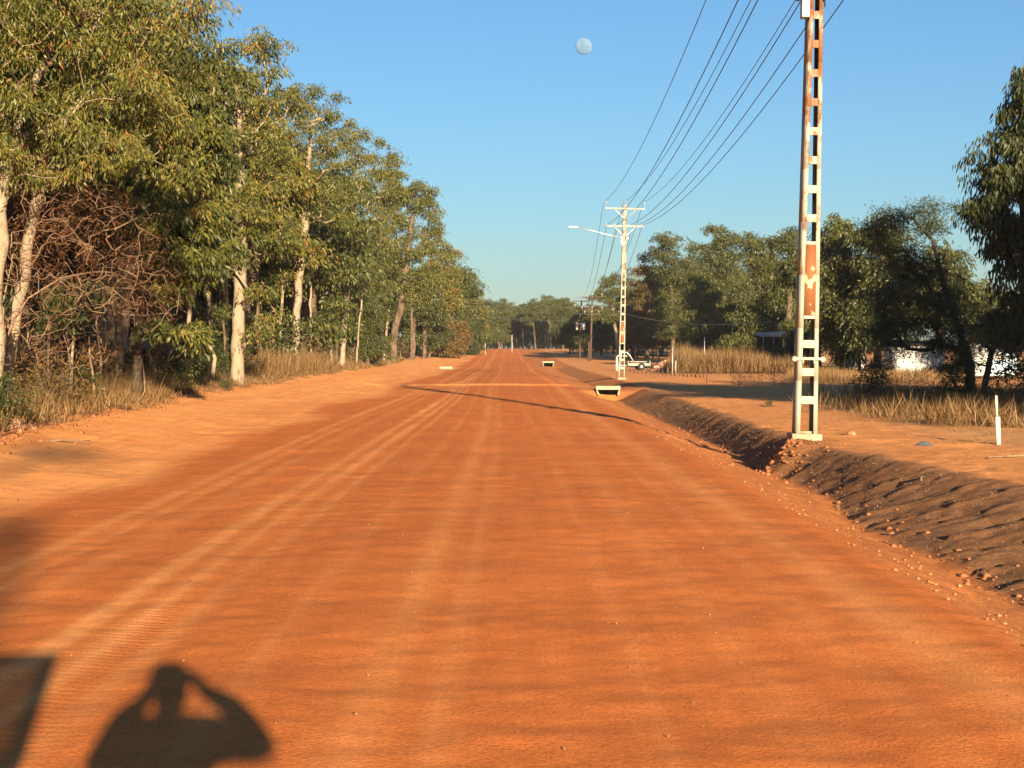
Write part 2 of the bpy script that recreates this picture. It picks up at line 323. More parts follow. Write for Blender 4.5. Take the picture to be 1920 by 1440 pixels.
# ------------------------------------------------------------------ vegetation builders
def unit(v): return v / (np.linalg.norm(v, axis=-1, keepdims=True) + 1e-9)
def leafquads(base, d, L, W, rng):
    n = len(base); d = unit(d); wv = unit(np.cross(d, rng.normal(size=(n, 3)))); L = np.broadcast_to(L, (n,))[:, None]; W = np.broadcast_to(W, (n,))[:, None]
    mid = base + d * L * .45
    v = np.stack([base, mid + wv * W, base + d * L, mid - wv * W], 1).reshape(-1, 3)
    return v, np.arange(n * 4).reshape(-1, 4)
def grow(trunk, r0, att, rng, start=.35, seg=.45, tip=.010, wig=.10, upb=1.3):
    """Trunk polyline plus one limb path to every attractor, joined to the nearest fitting wood; returns paths with radii."""
    T = np.asarray(trunk, float); Ls = np.r_[0, np.cumsum(np.linalg.norm(np.diff(T, axis=0), axis=1))]
    n = max(5, int(Ls[-1] / .5)); u = np.linspace(0, Ls[-1], n); P = np.stack([np.interp(u, Ls, T[:, k]) for k in range(3)], 1)
    for _ in range(4): P[1:-1] = .5 * P[1:-1] + .25 * (P[:-2] + P[2:])
    P[1:-1, :2] += rng.normal(size=(n - 2, 2)) * .035
    nodes = [p for p in P]; par = [-1] + list(range(n - 1)); okk = [i >= start * n for i in range(n)]; paths = [list(range(n))]
    att = np.asarray(att); order = np.argsort(np.min(np.linalg.norm(att[:, None] - P[None, int(start * n):], axis=2), axis=1))
    for a in order:
        p = att[a]; A = np.array(nodes); dv = p - A; ds = np.linalg.norm(dv, axis=1)
        cost = ds + upb * np.maximum(0, .25 * ds - dv[:, 2]) + np.where(okk, 0, 1e6)
        j = int(np.argmin(cost)); d = ds[j]; k = max(2, int(d / seg)); q = A[j]
        c = q + (p - q) * .5 + np.array([0, 0, -.10 * d]) + rng.normal(size=3) * .12 * d
        idx = [j]
        for s in range(1, k + 1):
            tt = s / k; b = (1 - tt) ** 2 * q + 2 * tt * (1 - tt) * c + tt * tt * p
            if s < k: b = b + rng.normal(size=3) * wig * min(d, 2) * .35
            nodes.append(b); par.append(idx[-1]); okk.append(True); idx.append(len(nodes) - 1)
        paths.append(idx)
    N = len(nodes); e = 2.3; acc = np.zeros(N); ch = np.zeros(N, int)
    for i in range(N - 1, -1, -1):
        if acc[i] == 0: acc[i] = tip ** e
        if par[i] >= 0: acc[par[i]] += acc[i] if i != 0 else 0
    r = acc ** (1 / e); rb = r[0]; r = tip + (r - tip) * (r0 - tip) / max(rb - tip, 1e-4)
    tr = np.linspace(1, .35, n) * r0; r[:n] = np.maximum(r[:n], tr * .8)
    r[0] *= 1.35; r[1] *= 1.1
    A = np.array(nodes); out = []
    for k, idx in enumerate(paths):
        rr = r[idx].copy()
        if k: rr[0] = min(rr[0], rr[1] * 1.25)
        out.append((A[idx], rr))
    return out
def woodmesh(paths, name, m, parent, thick=.05):
    b = MB()
    for P, r in paths: b.tube(P, r, 9 if r[0] > .09 else (5 if r[0] > .03 else 3), cap=False)
    return b.build(name, m, parent, smooth=True)
def blob(c, rad, n, rng, shell=.45, floor_=None):
    """Points through an ellipsoid, denser towards its outside."""
    d = unit(rng.normal(size=(n, 3))); rr = rng.random(n) ** shell
    return np.asarray(c) + d * rr[:, None] * np.asarray(rad)
def thin(P, d, rng):
    """Drops attractors that crowd one another, so the crown keeps gaps."""
    keep = []
    for p in P[rng.permutation(len(P))]:
        if not keep or np.min(np.linalg.norm(np.array(keep) - p, axis=1)) > d: keep.append(p)
    return np.array(keep)
def clump(P, d, rng, k=4):
    """Every kept point becomes a few close limb ends: foliage gathers in heads with dark gaps between them."""
    q = np.repeat(P, k, 0) + rng.normal(size=(len(P) * k, 3)) * np.array([.30, .30, .17]) * d
    return q
def tufts(cent, rng, per=150, sub=3, spread=.30, r=.42, L=.14, W=.018, droop=1.0, wild=.4):
    """Leaf sprays: every limb end carries a few small drooping domes of leaves."""
    n = len(cent); c = np.repeat(cent, sub, 0) + rng.normal(size=(n * sub, 3)) * np.array([spread, spread, spread * .7])
    tone_c = rng.normal(size=len(c)) * .14; rc = r * rng.uniform(.6, 1.25, len(c)); k = max(1, per // sub)
    N = len(c) * k; a = rng.random(N) * 6.2832; t_ = np.sqrt(rng.random(N)); R_ = np.repeat(rc, k); o_ = np.stack([np.cos(a), np.sin(a), 0 * a], 1)
    b = np.repeat(c, k, 0) + o_ * (R_ * t_)[:, None] + rng.normal(size=(N, 3)) * (.16 * R_)[:, None]; b[:, 2] += R_ * (.35 - .95 * t_ ** 2)
    d = o_ * .65 + rng.normal(size=(N, 3)) * wild; d[:, 2] -= droop * (.25 + t_)
    v, q = leafquads(b, d, L * rng.uniform(.7, 1.25, N), W * rng.uniform(.8, 1.3, N), rng)
    tone = np.clip(.46 + np.repeat(tone_c, k) + .10 * (1 - t_) + rng.normal(size=N) * .19, 0, 1)
    return v, q, np.repeat(tone, 4)
def tree(name, loc, trunk, r0, att, rng, bark=None, leaf=None, label=None, cat='tree', group=None, leaf_kw={}, grow_kw={}, crown='crown', keep=None):
    """trunk and attractors in world coordinates; loc is the foot."""
    o = empty(name, loc); L0 = np.asarray(loc, float)
    paths = grow(np.asarray(trunk) - L0, r0, np.asarray(att) - L0, rng, **grow_kw)
    woodmesh(paths, 'trunk', bark or BARK, o)
    ctr = np.asarray(att) - L0
    if keep is not None: ctr = ctr[rng.random(len(ctr)) < keep]
    v, q, tn = tufts(ctr, rng, **leaf_kw); mesh(crown, v, q, None, leaf or LEAF, o, attr=tn)
    return tag(o, label, cat, group)
def PB(bl, y, rng, gap=None, heads=True):
    """Crown blobs from (px, py, rx px, ry px, depth offset, half depth m, n) at depth y."""
    out = []
    for px, py, rx, ry, dy, rd, n in bl:
        yy = y + dy; out.append(blob(PX(px, py, yy), (rx * yy / F, rd, ry * yy / F), n, rng))
    if not heads: return thin(np.vstack(out), gap, rng)
    return clump(thin(np.vstack(out), gap or (.60 + .0026 * y), rng), (gap or (.60 + .0026 * y)), rng)
def foot(px, y): x = (px - HX) / F * y; return np.array([x, y, gz1(x, y) - .06])
def rg_(s): return np.random.default_rng(s)

# ------------------------------------------------------------------ power poles
def ladder_pole(loc, H, label, lean, top, arms, lamp=False, upper_plate=False, arm_off=0.0, PAINT=PAINT):
    o = empty('power_pole', loc); o.rotation_euler = (0, R(lean), 0); tag(o, label, 'power pole', 'cream steel ladder poles along the ditch')
    hw = lambda z: .190 - .0090 * z                      # half width at height z
    dp = .22
    for sgn in (-1, 1):                                         # two channel legs
        b = MB(); zs = np.linspace(0.02, H, 12)
        for a, c in zip(zs[:-1], zs[1:]):
            pts = []
            for z in (a, c):
                h = hw(z); o1, i1 = (h, h - .072); x0, x1 = (sgn * o1, sgn * i1) if sgn < 0 else (sgn * i1, sgn * o1)
                pts.append((x0, x1))
            # web
            wx = lambda p: (p[0], p[0] + .018) if sgn < 0 else (p[1] - .018, p[1])
            (u0, u1), (w0, w1) = wx(pts[0]), wx(pts[1])
            b.hexa([(u0, -dp, a), (u1, -dp, a), (u1, dp, a), (u0, dp, a), (w0, -dp, c), (w1, -dp, c), (w1, dp, c), (w0, dp, c)])
            for y0, y1 in ((-dp - .001, -dp + .02), (dp - .02, dp + .001)):
                b.hexa([(pts[0][0] - .001, y0, a), (pts[0][1], y0, a), (pts[0][1], y1, a), (pts[0][0] - .001, y1, a), (pts[1][0] - .001, y0, c), (pts[1][1], y0, c), (pts[1][1], y1, c), (pts[1][0] - .001, y1, c)])
        b.build('leg', PAINT, o)
    zr = [.62, 1.12, 1.62]; z = 3.86
    while z < H - .2: zr.append(z); z += .515
    for z in zr:                                                # batten plates
        h = hw(z) - .071; b = MB(); b.box(-h, h, -dp - .008, -dp + .03, z - .07, z + .07, .006); 
        b.lathe([(0, -.012), (.014, -.012), (.016, 0)], (0, -dp - .006, z), 8, 'y'); b.build('batten_plate', PAINT, o)
    b = MB(); h0, h1 = hw(2.13) - .068, hw(3.4) - .068
    b.hexa([(-h0, -dp - .012, 2.13), (h0, -dp - .012, 2.13), (h0, -dp + .02, 2.13), (-h0, -dp + .02, 2.13), (-h1, -dp - .012, 3.4), (h1, -dp - .012, 3.4), (h1, -dp + .02, 3.4), (-h1, -dp + .02, 3.4)])
    b.build('infill_panel', RUSTP, o)
    for z in (2.10, 3.42): h = hw(z) - .069; MB().box(-h, h, -dp - .016, -dp + .03, z - .03, z + .025, .004).build('panel_edge', CREAM, o)
    b = MB(); h = hw(1.36); b.box(-h - .06, h + .06, -dp - .05, -dp - .004, 1.335, 1.385, .006)
    for sx in (-1, 1):
        b.lathe([(.0, -.05), (.05, -.05), (.05, .0), (0, 0)], (sx * (h + .075), -dp - .01, 1.35), 10, 'y'); b.box(sx * .1 - .012, sx * .1 + .012, -dp - .04, -dp - .006, 1.27, 1.336)
    b.build('climbing_guard', CREAM, o)
    b = MB(); b.box(-.27, .27, -.30, .30, -.25, .02, .02); b.box(-.115, .115, -.15, .15, .018, .06); b.build('concrete_footing', CONC, o)
    if upper_plate:
        b = MB(); zs = (H - 4.2, H - .05); hh = [hw(q) - .05 for q in zs]
        b.hexa([(-hh[0], -dp + .03, zs[0]), (hh[0], -dp + .03, zs[0]), (hh[0], dp - .03, zs[0]), (-hh[0], dp - .03, zs[0]), (-hh[1], -dp + .03, zs[1]), (hh[1], -dp + .03, zs[1]), (hh[1], dp - .03, zs[1]), (-hh[1], dp - .03, zs[1])])
        b.build('pole_head', CREAM, o)
    for z, half, pins in arms:
        a = MB(); a.box(arm_off - half, arm_off + half, -dp - .11, -dp - .012, z - .045, z + .045, .008); ar = a.build('crossarm', CREAM, o)
        for sx in (-1, 1):
            c = MB(); c.hexa([(arm_off + sx * .62 - .03, -dp - .09, z - .05), (arm_off + sx * .62 + .06, -dp - .09, z - .05), (arm_off + sx * .62 + .06, -dp - .05, z - .05), (arm_off + sx * .62 - .03, -dp - .05, z - .05),
                              (sx * .02 - .03, -dp - .09, z - .62), (sx * .02 + .06, -dp - .09, z - .62), (sx * .02 + .06, -dp - .05, z - .62), (sx * .02 - .03, -dp - .05, z - .62)]); c.build('brace', WHITE, o)
        for px, hgt in pins:
            c = MB(); c.lathe([(.014, 0), (.014, hgt - .12), (.05, hgt - .12), (.032, hgt - .09), (.055, hgt - .06), (.03, hgt - .03), (.035, hgt), (0, hgt)], (px, -dp - .06, z + .04), 10)
            c.build('insulator', PORC, o, smooth=True)
    if lamp:
        b = MB(); b.tube([(-.12, -.2, 8.42), (-.9, -.2, 8.56), (-1.9, -.2, 8.80), (-2.85, -.2, 8.98)], .021, 8); la = b.build('lamp_arm', GALV, o, smooth=True)
        b = MB(); b.box(-3.35, -2.8, -.30, -.10, 8.95, 9.05, .03); b.build('lamp_head', GREYC, la)
        b = MB(); b.box(-.21, -.09, -.26, -.172, 8.0, 8.5, .01); b.box(.10, .24, -.28, -.172, 8.30, 8.46, .02); b.build('junction_box', GREYC, o)
    return o
G1 = np.array([5.35, 30.62]); G2 = np.array([6.88, 102.4])
p1 = ladder_pole((G1[0], G1[1], gz1(*G1) + .12), 10.4, 'tall rusty cream ladder pole on the ditch bank, running out of the photo top', 1.15, None,
                 [(10.25, 1.25, [(-.75, .3), (.3, .3), (1.35, .3)]), (9.1, 1.5, [(-.6, .1), (-.2, .1), (.72, .1), (1.2, .1), (1.45, .1)])], arm_off=.3)
p2 = ladder_pole((G2[0], G2[1], gz1(*G2) + .05), 10.4, 'cream ladder pole with street lamp and two crossarms past the culvert', 1.1, None,
                 [(10.15, 1.18, [(-1.14, .38), (0.02, .45), (1.14, .38)]), (9.1, 1.13, [(-1.08, .1), (-.6, .1), (.25, .1), (.75, .1), (1.08, .1)])], lamp=True, upper_plate=True, PAINT=PAINT2)
# grey fuse box and drooping leads high on the near pole
o = p1
b = MB(); b.box(-.26, -.125, -.26, -.02, 7.42, 8.8, .01); b.build('fuse_box', GREYC, o)
b = MB(); b.tube([(-.25, -.2, 8.2), (-.30, -.2, 8.0), (-.33, -.2, 7.84), (-.28, -.2, 7.82), (-.25, -.2, 8.0)], .018, 6)
b.lathe([(0, -.08), (.05, -.06), (.055, .02), (.02, .06), (0, .07)], (-.33, -.2, 7.78), 8); b.build('cable_gland', BLACK, o)
b = MB(); b.tube([(.03, -.25, 8.6), (.05, -.25, 8.2), (.09, -.25, 8.05), (.13, -.25, 7.7)], .018, 6); b.tube([(.2, -.24, 8.6), (.13, -.25, 8.05), (.14, -.25, 7.6)], .012, 6); b.box(.0, .07, -.24, -.12, 7.95, 8.5, .01); b.build('cable_lead', BLACK, o)

def wire(name, a, b_, sag, r, label, cat='wire', group=None, m=None, n=28):
    a = np.asarray(a, float); b_ = np.asarray(b_, float); t_ = np.linspace(0, 1, n)[:, None]
    P = a + (b_ - a) * t_; P[:, 2] -= (4 * sag * t_ * (1 - t_))[:, 0]
    o = MB().tube(P, r, 5).build(name, m or WIREM, smooth=True); return tag(o, label, cat, group)
wz1, wz2 = 10.62, 10.6
for k, (xa, xb, lb) in enumerate(((5.85, 4.62, 'upper wire from the left end of the lamp pole crossarm'), (7.05, 5.68, 'upper wire from the middle of the lamp pole crossarm'), (8.22, 6.74, 'upper wire from the right end of the lamp pole crossarm'))):
    wire('overhead_wire', (xa, 102.2, wz2), (xb, 30.4, wz1), 1.0, .011, lb + ' to the near pole', group='upper overhead wires')
ord_ = ('leftmost', 'second from left', 'middle', 'second from right', 'rightmost')
for k, (xa, xb) in enumerate(((6.0, 4.76), (6.55, 5.16), (7.4, 6.08), (7.85, 6.55), (8.17, 6.97))):
    wire('overhead_wire', (xa, 102.2, 9.25), (xb, 30.4, 9.28), 1.0, .013, ord_[k] + ' of five lower crossarm wires sagging to the near pole', group='lower overhead wires')
# dark timber poles far down the road
def timber_pole(x, y, H, label, arms, transf=False):
    o = empty('timber_pole', (x, y, gz1(x, y) - .1)); tag(o, label, 'power pole', 'dark poles far down the road')
    MB().tube([(0, 0, 0), (.12, 0, H * .5), (.26, 0, H)], [.17, .14, .10], 8).build('shaft', WOOD, o, smooth=True)
    for z, half in arms:
        xo = .26 * z / H; a = MB().box(xo - half, xo + half, -.2, -.09, z - .06, z + .06).build('crossarm', WOOD, o)
        for px in (-half * .95, 0, half * .95):
            MB().lathe([(.03, 0), (.03, .22), (.11, .24), (.11, .42), (0, .45)], (xo + px, -.15, z + .06), 6).build('insulator', PORC, a)
    if transf:
        b = MB(); b.lathe([(0, 4.3), (.19, 4.3), (.19, 5.3), (.15, 5.36), (0, 5.4)], (-.42, -.25, 0), 10); b.lathe([(0, 4.3), (.22, 4.3), (.22, 5.3), (.18, 5.36), (0, 5.4)], (.60, -.25, 0), 10); b.box(-.6, .8, -.2, -.12, 5.1, 5.2); b.build('transformer', GREYC, o)
        b = MB(); b.box(-.55, .8, -.2, -.12, 6.6, 6.68); b.box(.0, .12, -.24, -.14, 6.2, 7.1); b.build('switch_bracket', GREYC, o)
    return o
T4 = (1087 - HX) / F * 250; T3 = (1107 - HX) / F * 232
timber_pole(T3, 232, 8.8, 'dark timber pole with three crossarms, right of the transformer pole', [(8.7, 1.35), (6.95, 1.45), (6.35, 1.0)])
timber_pole(T4, 250, 8.6, 'dark timber pole carrying grey transformer cans far down the road', [(8.5, 1.15), (7.5, 1.0)], True)
zt = gz1(T3, 232)
for k, (xa, dx, z2, dz) in enumerate(((5.8, -1.2, 10.6, 9.0), (7.0, .05, 10.65, 9.0), (8.2, 1.2, 10.6, 9.0), (6.0, -1.3, 9.25, 7.15), (6.6, -.5, 9.25, 7.15), (7.6, .6, 9.25, 7.15), (8.15, 1.3, 9.25, 7.15))):
    nm = ('left upper', 'middle upper', 'right upper', 'leftmost lower', 'second lower', 'third lower', 'rightmost lower')[k]
    wire('overhead_wire', (xa, 102.5, z2), (T3 + .25 + dx, 232, zt + dz), 1.5, .014, nm + ' wire running from the lamp pole to the far timber poles', group='wires beyond the lamp pole', n=20)
for k, dx in enumerate((-1.1, 0, 1.1)):
    wire('overhead_wire', (T3 + .25 + dx, 232, zt + 9.0), (T4 + .25 + dx, 250, gz1(T4, 250) + 8.85), .2, .014, 'short dark wire between the two far timber poles', group='wires between the timber poles', n=6)
a = PX(1126, 573, 232); b_ = PX(1446, 603, 146)
wire('service_cable', a, b_, 1.1, .035, 'thick pale service cable sagging across the trees behind the lamp pole', 'cable', m=CREAM)
wire('service_cable', PX(922, 594, 300), PX(1062, 600, 320), .4, .03, 'dark cable strung across the road in front of the farthest trees', 'cable')

# ------------------------------------------------------------------ moon
D = 9000.0; mp = PX(1094, 89, D); rmn = 15.2 / F * np.linalg.norm(mp - CAM)
m, t, b = M('moon_disc', 1.0, 0.0); f = noise(t, .9 / rmn, 3, .5); df = nd(t, 'BsdfDiffuse', Roughness=1.0); tr = t.nodes.new('ShaderNodeBsdfTransparent'); mx = t.nodes.new('ShaderNodeMixShader'); mx.inputs[0].default_value = .5
t.links.new(ramp(t, f, [(.38, (.13, .22, .33)), (.62, (.185, .28, .40))]), df.inputs[0])       # pale disc, the blue of the air in front put into its colour
t.links.new(tr.outputs[0], mx.inputs[1]); t.links.new(df.outputs[0], mx.inputs[2]); t.links.new(mx.outputs[0], t.nodes['Material Output'].inputs[0])
bm = bmesh.new(); bmesh.ops.create_icosphere(bm, subdivisions=4, radius=rmn); me = bpy.data.meshes.new('moon'); bm.to_mesh(me); bm.free(); me.materials.append(m)
me.polygons.foreach_set('use_smooth', np.ones(len(me.polygons), bool))
mo = bpy.data.objects.new('moon', me); col.objects.link(mo); mo.location = mp; tag(mo, 'pale nearly full daytime moon in the clear blue sky', 'moon')
#--VEG--
# ------------------------------------------------------------------ left forest: trees one can point at
NEARL = dict(per=150, sub=2, spread=.15, r=.34, L=.118, W=.0132, droop=1.1)
MIDL = dict(per=84, sub=2, spread=.18, r=.44, L=.18, W=.026, droop=1.0)
g = rg_(11); y = 31.0
tr = [foot(-4, y), PX(0, 560, y), PX(8, 420, y), PX(20, 250, y + .3), PX(95, 120, y + .6), PX(120, 20, y + .5), PX(128, -80, y)]
tree('gum_tree', tr[0], tr, .105, PB([(60, 60, 190, 150, 0, 2.2, 75), (230, 120, 160, 150, .5, 2.2, 85), (80, 250, 170, 90, -.2, 1.8, 55), (250, 260, 110, 75, .6, 1.6, 34), (300, 20, 80, 70, .4, 1.3, 26), (-90, 100, 150, 200, 0, 2, 40), (150, -120, 200, 110, .3, 2.2, 40)], y, g), g,
     PALE, LEAF, 'big leafy gum filling the upper left corner, cream limbs showing among long leaves', group=None, leaf_kw=NEARL, grow_kw=dict(start=.45, wig=.14))
g = rg_(12); y = 45.0
tr = [foot(262, y), PX(258, 560, y), PX(262, 420, y), PX(280, 240, y), PX(290, 120, y)]
tree('gum_tree', tr[0], tr, .13, PB([(310, 400, 95, 75, -1, 1.6, 40), (340, 520, 75, 90, -1.2, 1.4, 42), (330, 280, 90, 90, 0, 1.8, 45), (270, 170, 110, 90, 1, 2, 40), (405, 440, 50, 60, -.6, 1.2, 20), (330, 605, 55, 30, -1.4, 1.0, 14)], y, g), g,
     BARKD, LEAF, 'gum with low hanging yellow-green leaves and a dark hidden trunk beside the dead branches', leaf_kw=dict(NEARL, L=.19, W=.024), grow_kw=dict(start=.3))
g = rg_(13); y = 66.0
tr = [foot(445, y), PX(448, 560, y), PX(455, 500, y), PX(449, 430, y), PX(452, 340, y), PX(448, 250, y), PX(452, 150, y)]
tree('gum_tree', tr[0], tr, .25, PB([(465, 100, 58, 42, 0, 1.5, 34), (415, 90, 18, 24, 0, .6, 6), (440, 170, 80, 45, 0, 1.8, 38), (385, 240, 75, 80, 0, 1.8, 44), (520, 190, 50, 60, .4, 1.5, 30), (500, 290, 60, 60, .5, 1.5, 30), (390, 340, 70, 60, -.5, 1.5, 32), (470, 395, 95, 45, -.8, 1.6, 40), (400, 470, 40, 50, -1, 1.2, 16), (500, 560, 28, 60, -1.2, 1, 14)], y, g), g,
     PALE, LEAF, 'tall gum with a thick pale lower trunk and a forked brown top', leaf_kw=MIDL, grow_kw=dict(start=.42, wig=.14))
g = rg_(14); y = 96.0
tr = [foot(553, y), PX(556, 590, y), PX(562, 520, y), PX(569, 455, y), PX(574, 400, y), PX(580, 300, y), PX(585, 230, y)]
tree('gum_tree', tr[0], tr, .21, PB([(580, 190, 50, 40, 0, 1.6, 28), (610, 215, 30, 38, 0, 1.2, 14), (565, 270, 65, 55, 0, 1.8, 36), (625, 290, 50, 55, .4, 1.6, 28), (540, 345, 60, 45, -.5, 1.6, 28), (620, 370, 65, 45, 0, 1.6, 32), (660, 330, 40, 50, .5, 1.4, 20)], y, g), g,
     PALE, LEAF, 'gum leaning slightly right with a trunk white above and brown below, forking under its crown', leaf_kw=MIDL, grow_kw=dict(start=.62, wig=.16))
g = rg_(15); y = 128.0
tr = [foot(641, y), PX(647, 600, y), PX(652, 530, y), PX(657, 490, y), PX(662, 400, y), PX(668, 320, y)]
tree('gum_tree', tr[0], tr, .20, PB([(655, 262, 42, 32, 0, 1.7, 22), (705, 300, 36, 40, .6, 1.6, 26), (650, 350, 60, 45, 0, 2, 34), (710, 370, 45, 45, 0, 1.8, 28), (640, 430, 60, 35, -.5, 1.8, 26), (700, 440, 50, 35, -.5, 1.8, 24), (600, 300, 40, 45, .6, 1.6, 20)], y, g), g,
     PALE, LEAF, 'slim straight gum with a bare grey trunk reaching the sand at the grass edge', leaf_kw=dict(MIDL, L=.22, W=.034, r=.55), grow_kw=dict(start=.5, wig=.14))
g = rg_(16); y = 188.0
tr = [foot(738, y), PX(740, 610, y), PX(750, 590, y), PX(758, 540, y), PX(765, 470, y), PX(775, 400, y)]
tree('gum_tree', tr[0], tr, .40, PB([(780, 372, 34, 30, 0, 2, 28), (805, 410, 22, 42, .5, 1.8, 22), (745, 400, 45, 45, 0, 2.2, 34), (770, 470, 50, 45, 0, 2.2, 40), (720, 480, 40, 40, -.8, 2, 26), (790, 530, 38, 35, -.6, 2, 24), (735, 340, 25, 40, .8, 1.8, 16)], y, g), g,
     BARK, LEAF, 'gum with a short thick grey trunk forking low, right of the slim grey trunk', leaf_kw=dict(MIDL, L=.30, W=.05, r=.75), grow_kw=dict(start=.4, wig=.16))
g = rg_(17); y = 232.0
tr = [foot(795, y), PX(797, 600, y), PX(805, 520, y), PX(815, 450, y)]
tree('gum_tree', tr[0], tr, .25, PB([(822, 480, 22, 30, 0, 2, 26), (846, 510, 14, 30, .6, 1.8, 20), (808, 535, 34, 38, 0, 2.4, 36), (840, 565, 26, 28, -.5, 2.2, 22), (858, 478, 7, 10, .8, .9, 6), (804, 445, 18, 22, .4, 1.6, 14)], y, g), g,
     BARK, LEAF, 'dense roadside gum standing behind the rusty brown bush', leaf_kw=dict(MIDL, L=.34, W=.058, r=.85, spread=.3), grow_kw=dict(start=.3))
g = rg_(18); y = 292.0
tr = [foot(878, y), PX(879, 600, y), PX(884, 530, y)]
tree('gum_tree', tr[0], tr, .25, PB([(872, 545, 16, 24, 0, 2.4, 26), (890, 572, 12, 26, .8, 2.2, 24), (870, 590, 20, 32, 0, 2.4, 26), (898, 606, 10, 26, .5, 2, 16)], y, g), g,
     BARK, LEAF, 'last tall gum of the left forest edge, over the dark green round bush', leaf_kw=dict(MIDL, L=.44, W=.075, r=1.0, spread=.4), grow_kw=dict(start=.3))

# leaning pale double trunk and the dead, twiggy limbs in front of it
g = rg_(21); y = 33.0
tr = [foot(8, y), PX(28, 580, y), PX(48, 500, y), PX(72, 400, y), PX(80, 320, y), PX(100, 200, y)]
tree('gum_tree', tr[0], tr, .11, PB([(120, 180, 90, 60, .5, 1.2, 24), (60, 330, 40, 30, .4, .8, 8)], y, g), g, PALE, LEAF, 'pale patchy trunk leaning right behind the dead brown branches at the left edge', leaf_kw=NEARL, grow_kw=dict(start=.6))
def dead_tree(name, loc, trunk, r0, att, g, label, cat, per=14, L=.34, group=None, m=DEAD, spread=.5):
    o = empty(name, loc); l0 = np.asarray(loc); ps = grow(np.asarray(trunk) - l0, r0, att - l0, g, start=.15, wig=.34, upb=.25, tip=.0075, seg=.22)
    woodmesh(ps, 'branches', m, o)
    ends = np.vstack([p[-max(1, len(p) // 2):] for p, r in ps[1:]])
    n = len(ends) * per; b = np.repeat(ends, per, 0) + g.normal(size=(n, 3)) * spread * .28; d = unit(g.normal(size=(n, 3))); V = []; Q = []
    LL = L * g.uniform(.35, 1.2, n)[:, None] / 3; k = 0; bend = g.normal(size=(n, 3)) * .55; bend[:, 2] -= .25
    for s_ in range(3):                   # curling twigs in three links
        v, q = leafquads(b, d, LL[:, 0] * 1.1, .0042 - .0008 * s_, g); V.append(v); Q.append(q + k); k += len(v); b = b + d * LL; d = unit(d + bend)
    tn = np.repeat(np.clip(g.normal(.45, .22, n), 0, 1), 4); mesh('leaves' if name == 'dead_sapling' else 'twigs', np.vstack(V), np.vstack(Q), None, TWIG, o, attr=np.tile(tn, 3)); return tag(o, label, cat, group)
g = rg_(22); y = 31.0
tr = [foot(-46, y), PX(-40, 520, y), PX(-10, 330, y), PX(60, 285, y + .3), PX(135, 335, y + 1), PX(215, 395, y + 2)]
dead_tree('dead_tree', tr[0], tr, .030, PB([(120, 400, 120, 90, .6, 1.2, 100), (70, 480, 110, 90, 0, 1.2, 90), (210, 430, 90, 80, 2.5, 1.6, 80), (60, 330, 80, 50, -.2, .7, 40), (270, 500, 60, 60, 4.5, 1.6, 40)], y, g, .22, False), g, 'bare dead tree with arching pale limbs and tangled rusty twigs left of the road', 'dead tree', per=10)
g = rg_(23); y = 31.5
tr = [foot(-20, y), PX(20, 560, y), PX(110, 520, y + .6), PX(200, 505, y + 3), PX(280, 540, y + 7), PX(325, 600, y + 9)]
dead_tree('dead_branch', tr[0], tr, .024, PB([(150, 550, 110, 70, 2.5, 1.6, 70), (60, 620, 90, 70, 0, 1.0, 70), (260, 570, 80, 55, 8, 2.0, 50)], y, g, .22, False), g, 'long fallen dead limb with brown twigs lying across the thicket under the bare tree', 'dead branch', per=7)
for k, (px, top, yy, lb) in enumerate(((270, 610, 46, 'small dead sapling with drooping rusty leaves at the sand edge'), (180, 620, 38, 'forked dead sapling left of the one with drooping rusty leaves'))):
    g = rg_(30 + k); tr = [foot(px, yy), PX(px - 4, 690, yy), PX(px - 8, 650, yy), PX(px - 12, top + 10, yy)]
    dead_tree('dead_sapling', tr[0], tr, .026, PB([(px - 5, top + 35, 42, 26, 0, .45, 16), (px + 22, 665, 16, 18, 0, .2, 6)], yy, g, .06, False), g, lb, 'sapling', per=8, L=.26, spread=.2)
# bare stems standing in the thicket
stems = ((131, 575, 37, .035, 2), (96, 600, 35.5, .035, -3), (40, 600, 36, .05, 2), (225, 560, 46, .10, 0), (300, 600, 54, .08, 1), (365, 590, 63, .09, 3), (430, 600, 68, .06, -12), (470, 560, 75, .07, 14), (545, 520, 102, .15, 6), (620, 520, 124, .11, 5), (632, 560, 127, .09, 3), (720, 590, 178, .13, 8), (772, 580, 218, .15, 1))
lbs = ('thin pale sapling stem in the thicket right of the leaning trunk', 'thin brown stem beside the leaning pale trunk', 'slim grey trunk behind the leaning pale trunk', 'black shaded trunk behind the drooping dead sapling', 'dark shaded trunk under the low yellow-green leaves', 'dark trunk deep in shade left of the thick pale trunk',
       'thin forked stem just left of the thick pale trunk', 'thin curving orange-brown stem just right of the thick pale trunk', 'brown trunk close behind the white and brown leaning gum', 'yellowish slim trunk left of the straight grey trunk', 'thin brown stem touching the slim straight grey gum', 'thin white stem leaning right beside the low forking gum', 'pale thin stem under the dense roadside gum')
for k, (px, top, yy, r, ln) in enumerate(stems):
    g = rg_(50 + k); f0 = foot(px, yy); tp = PX(px + ln, top, yy); tr = [f0, f0 * .5 + tp * .5 + np.array([g.normal() * .08, 0, 0]), tp]
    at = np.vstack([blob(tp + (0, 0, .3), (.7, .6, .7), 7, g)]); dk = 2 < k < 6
    tree('sapling' if r < .06 else 'slender_tree', f0, tr, r, at, g, BARKD if dk else (PALE if k in (0, 2, 9, 11) else BARK), LEAFD if dk else LEAFG, lbs[k], 'sapling' if r < .06 else 'tree', 'bare stems in the left forest', dict(MIDL, per=60), dict(start=.7))

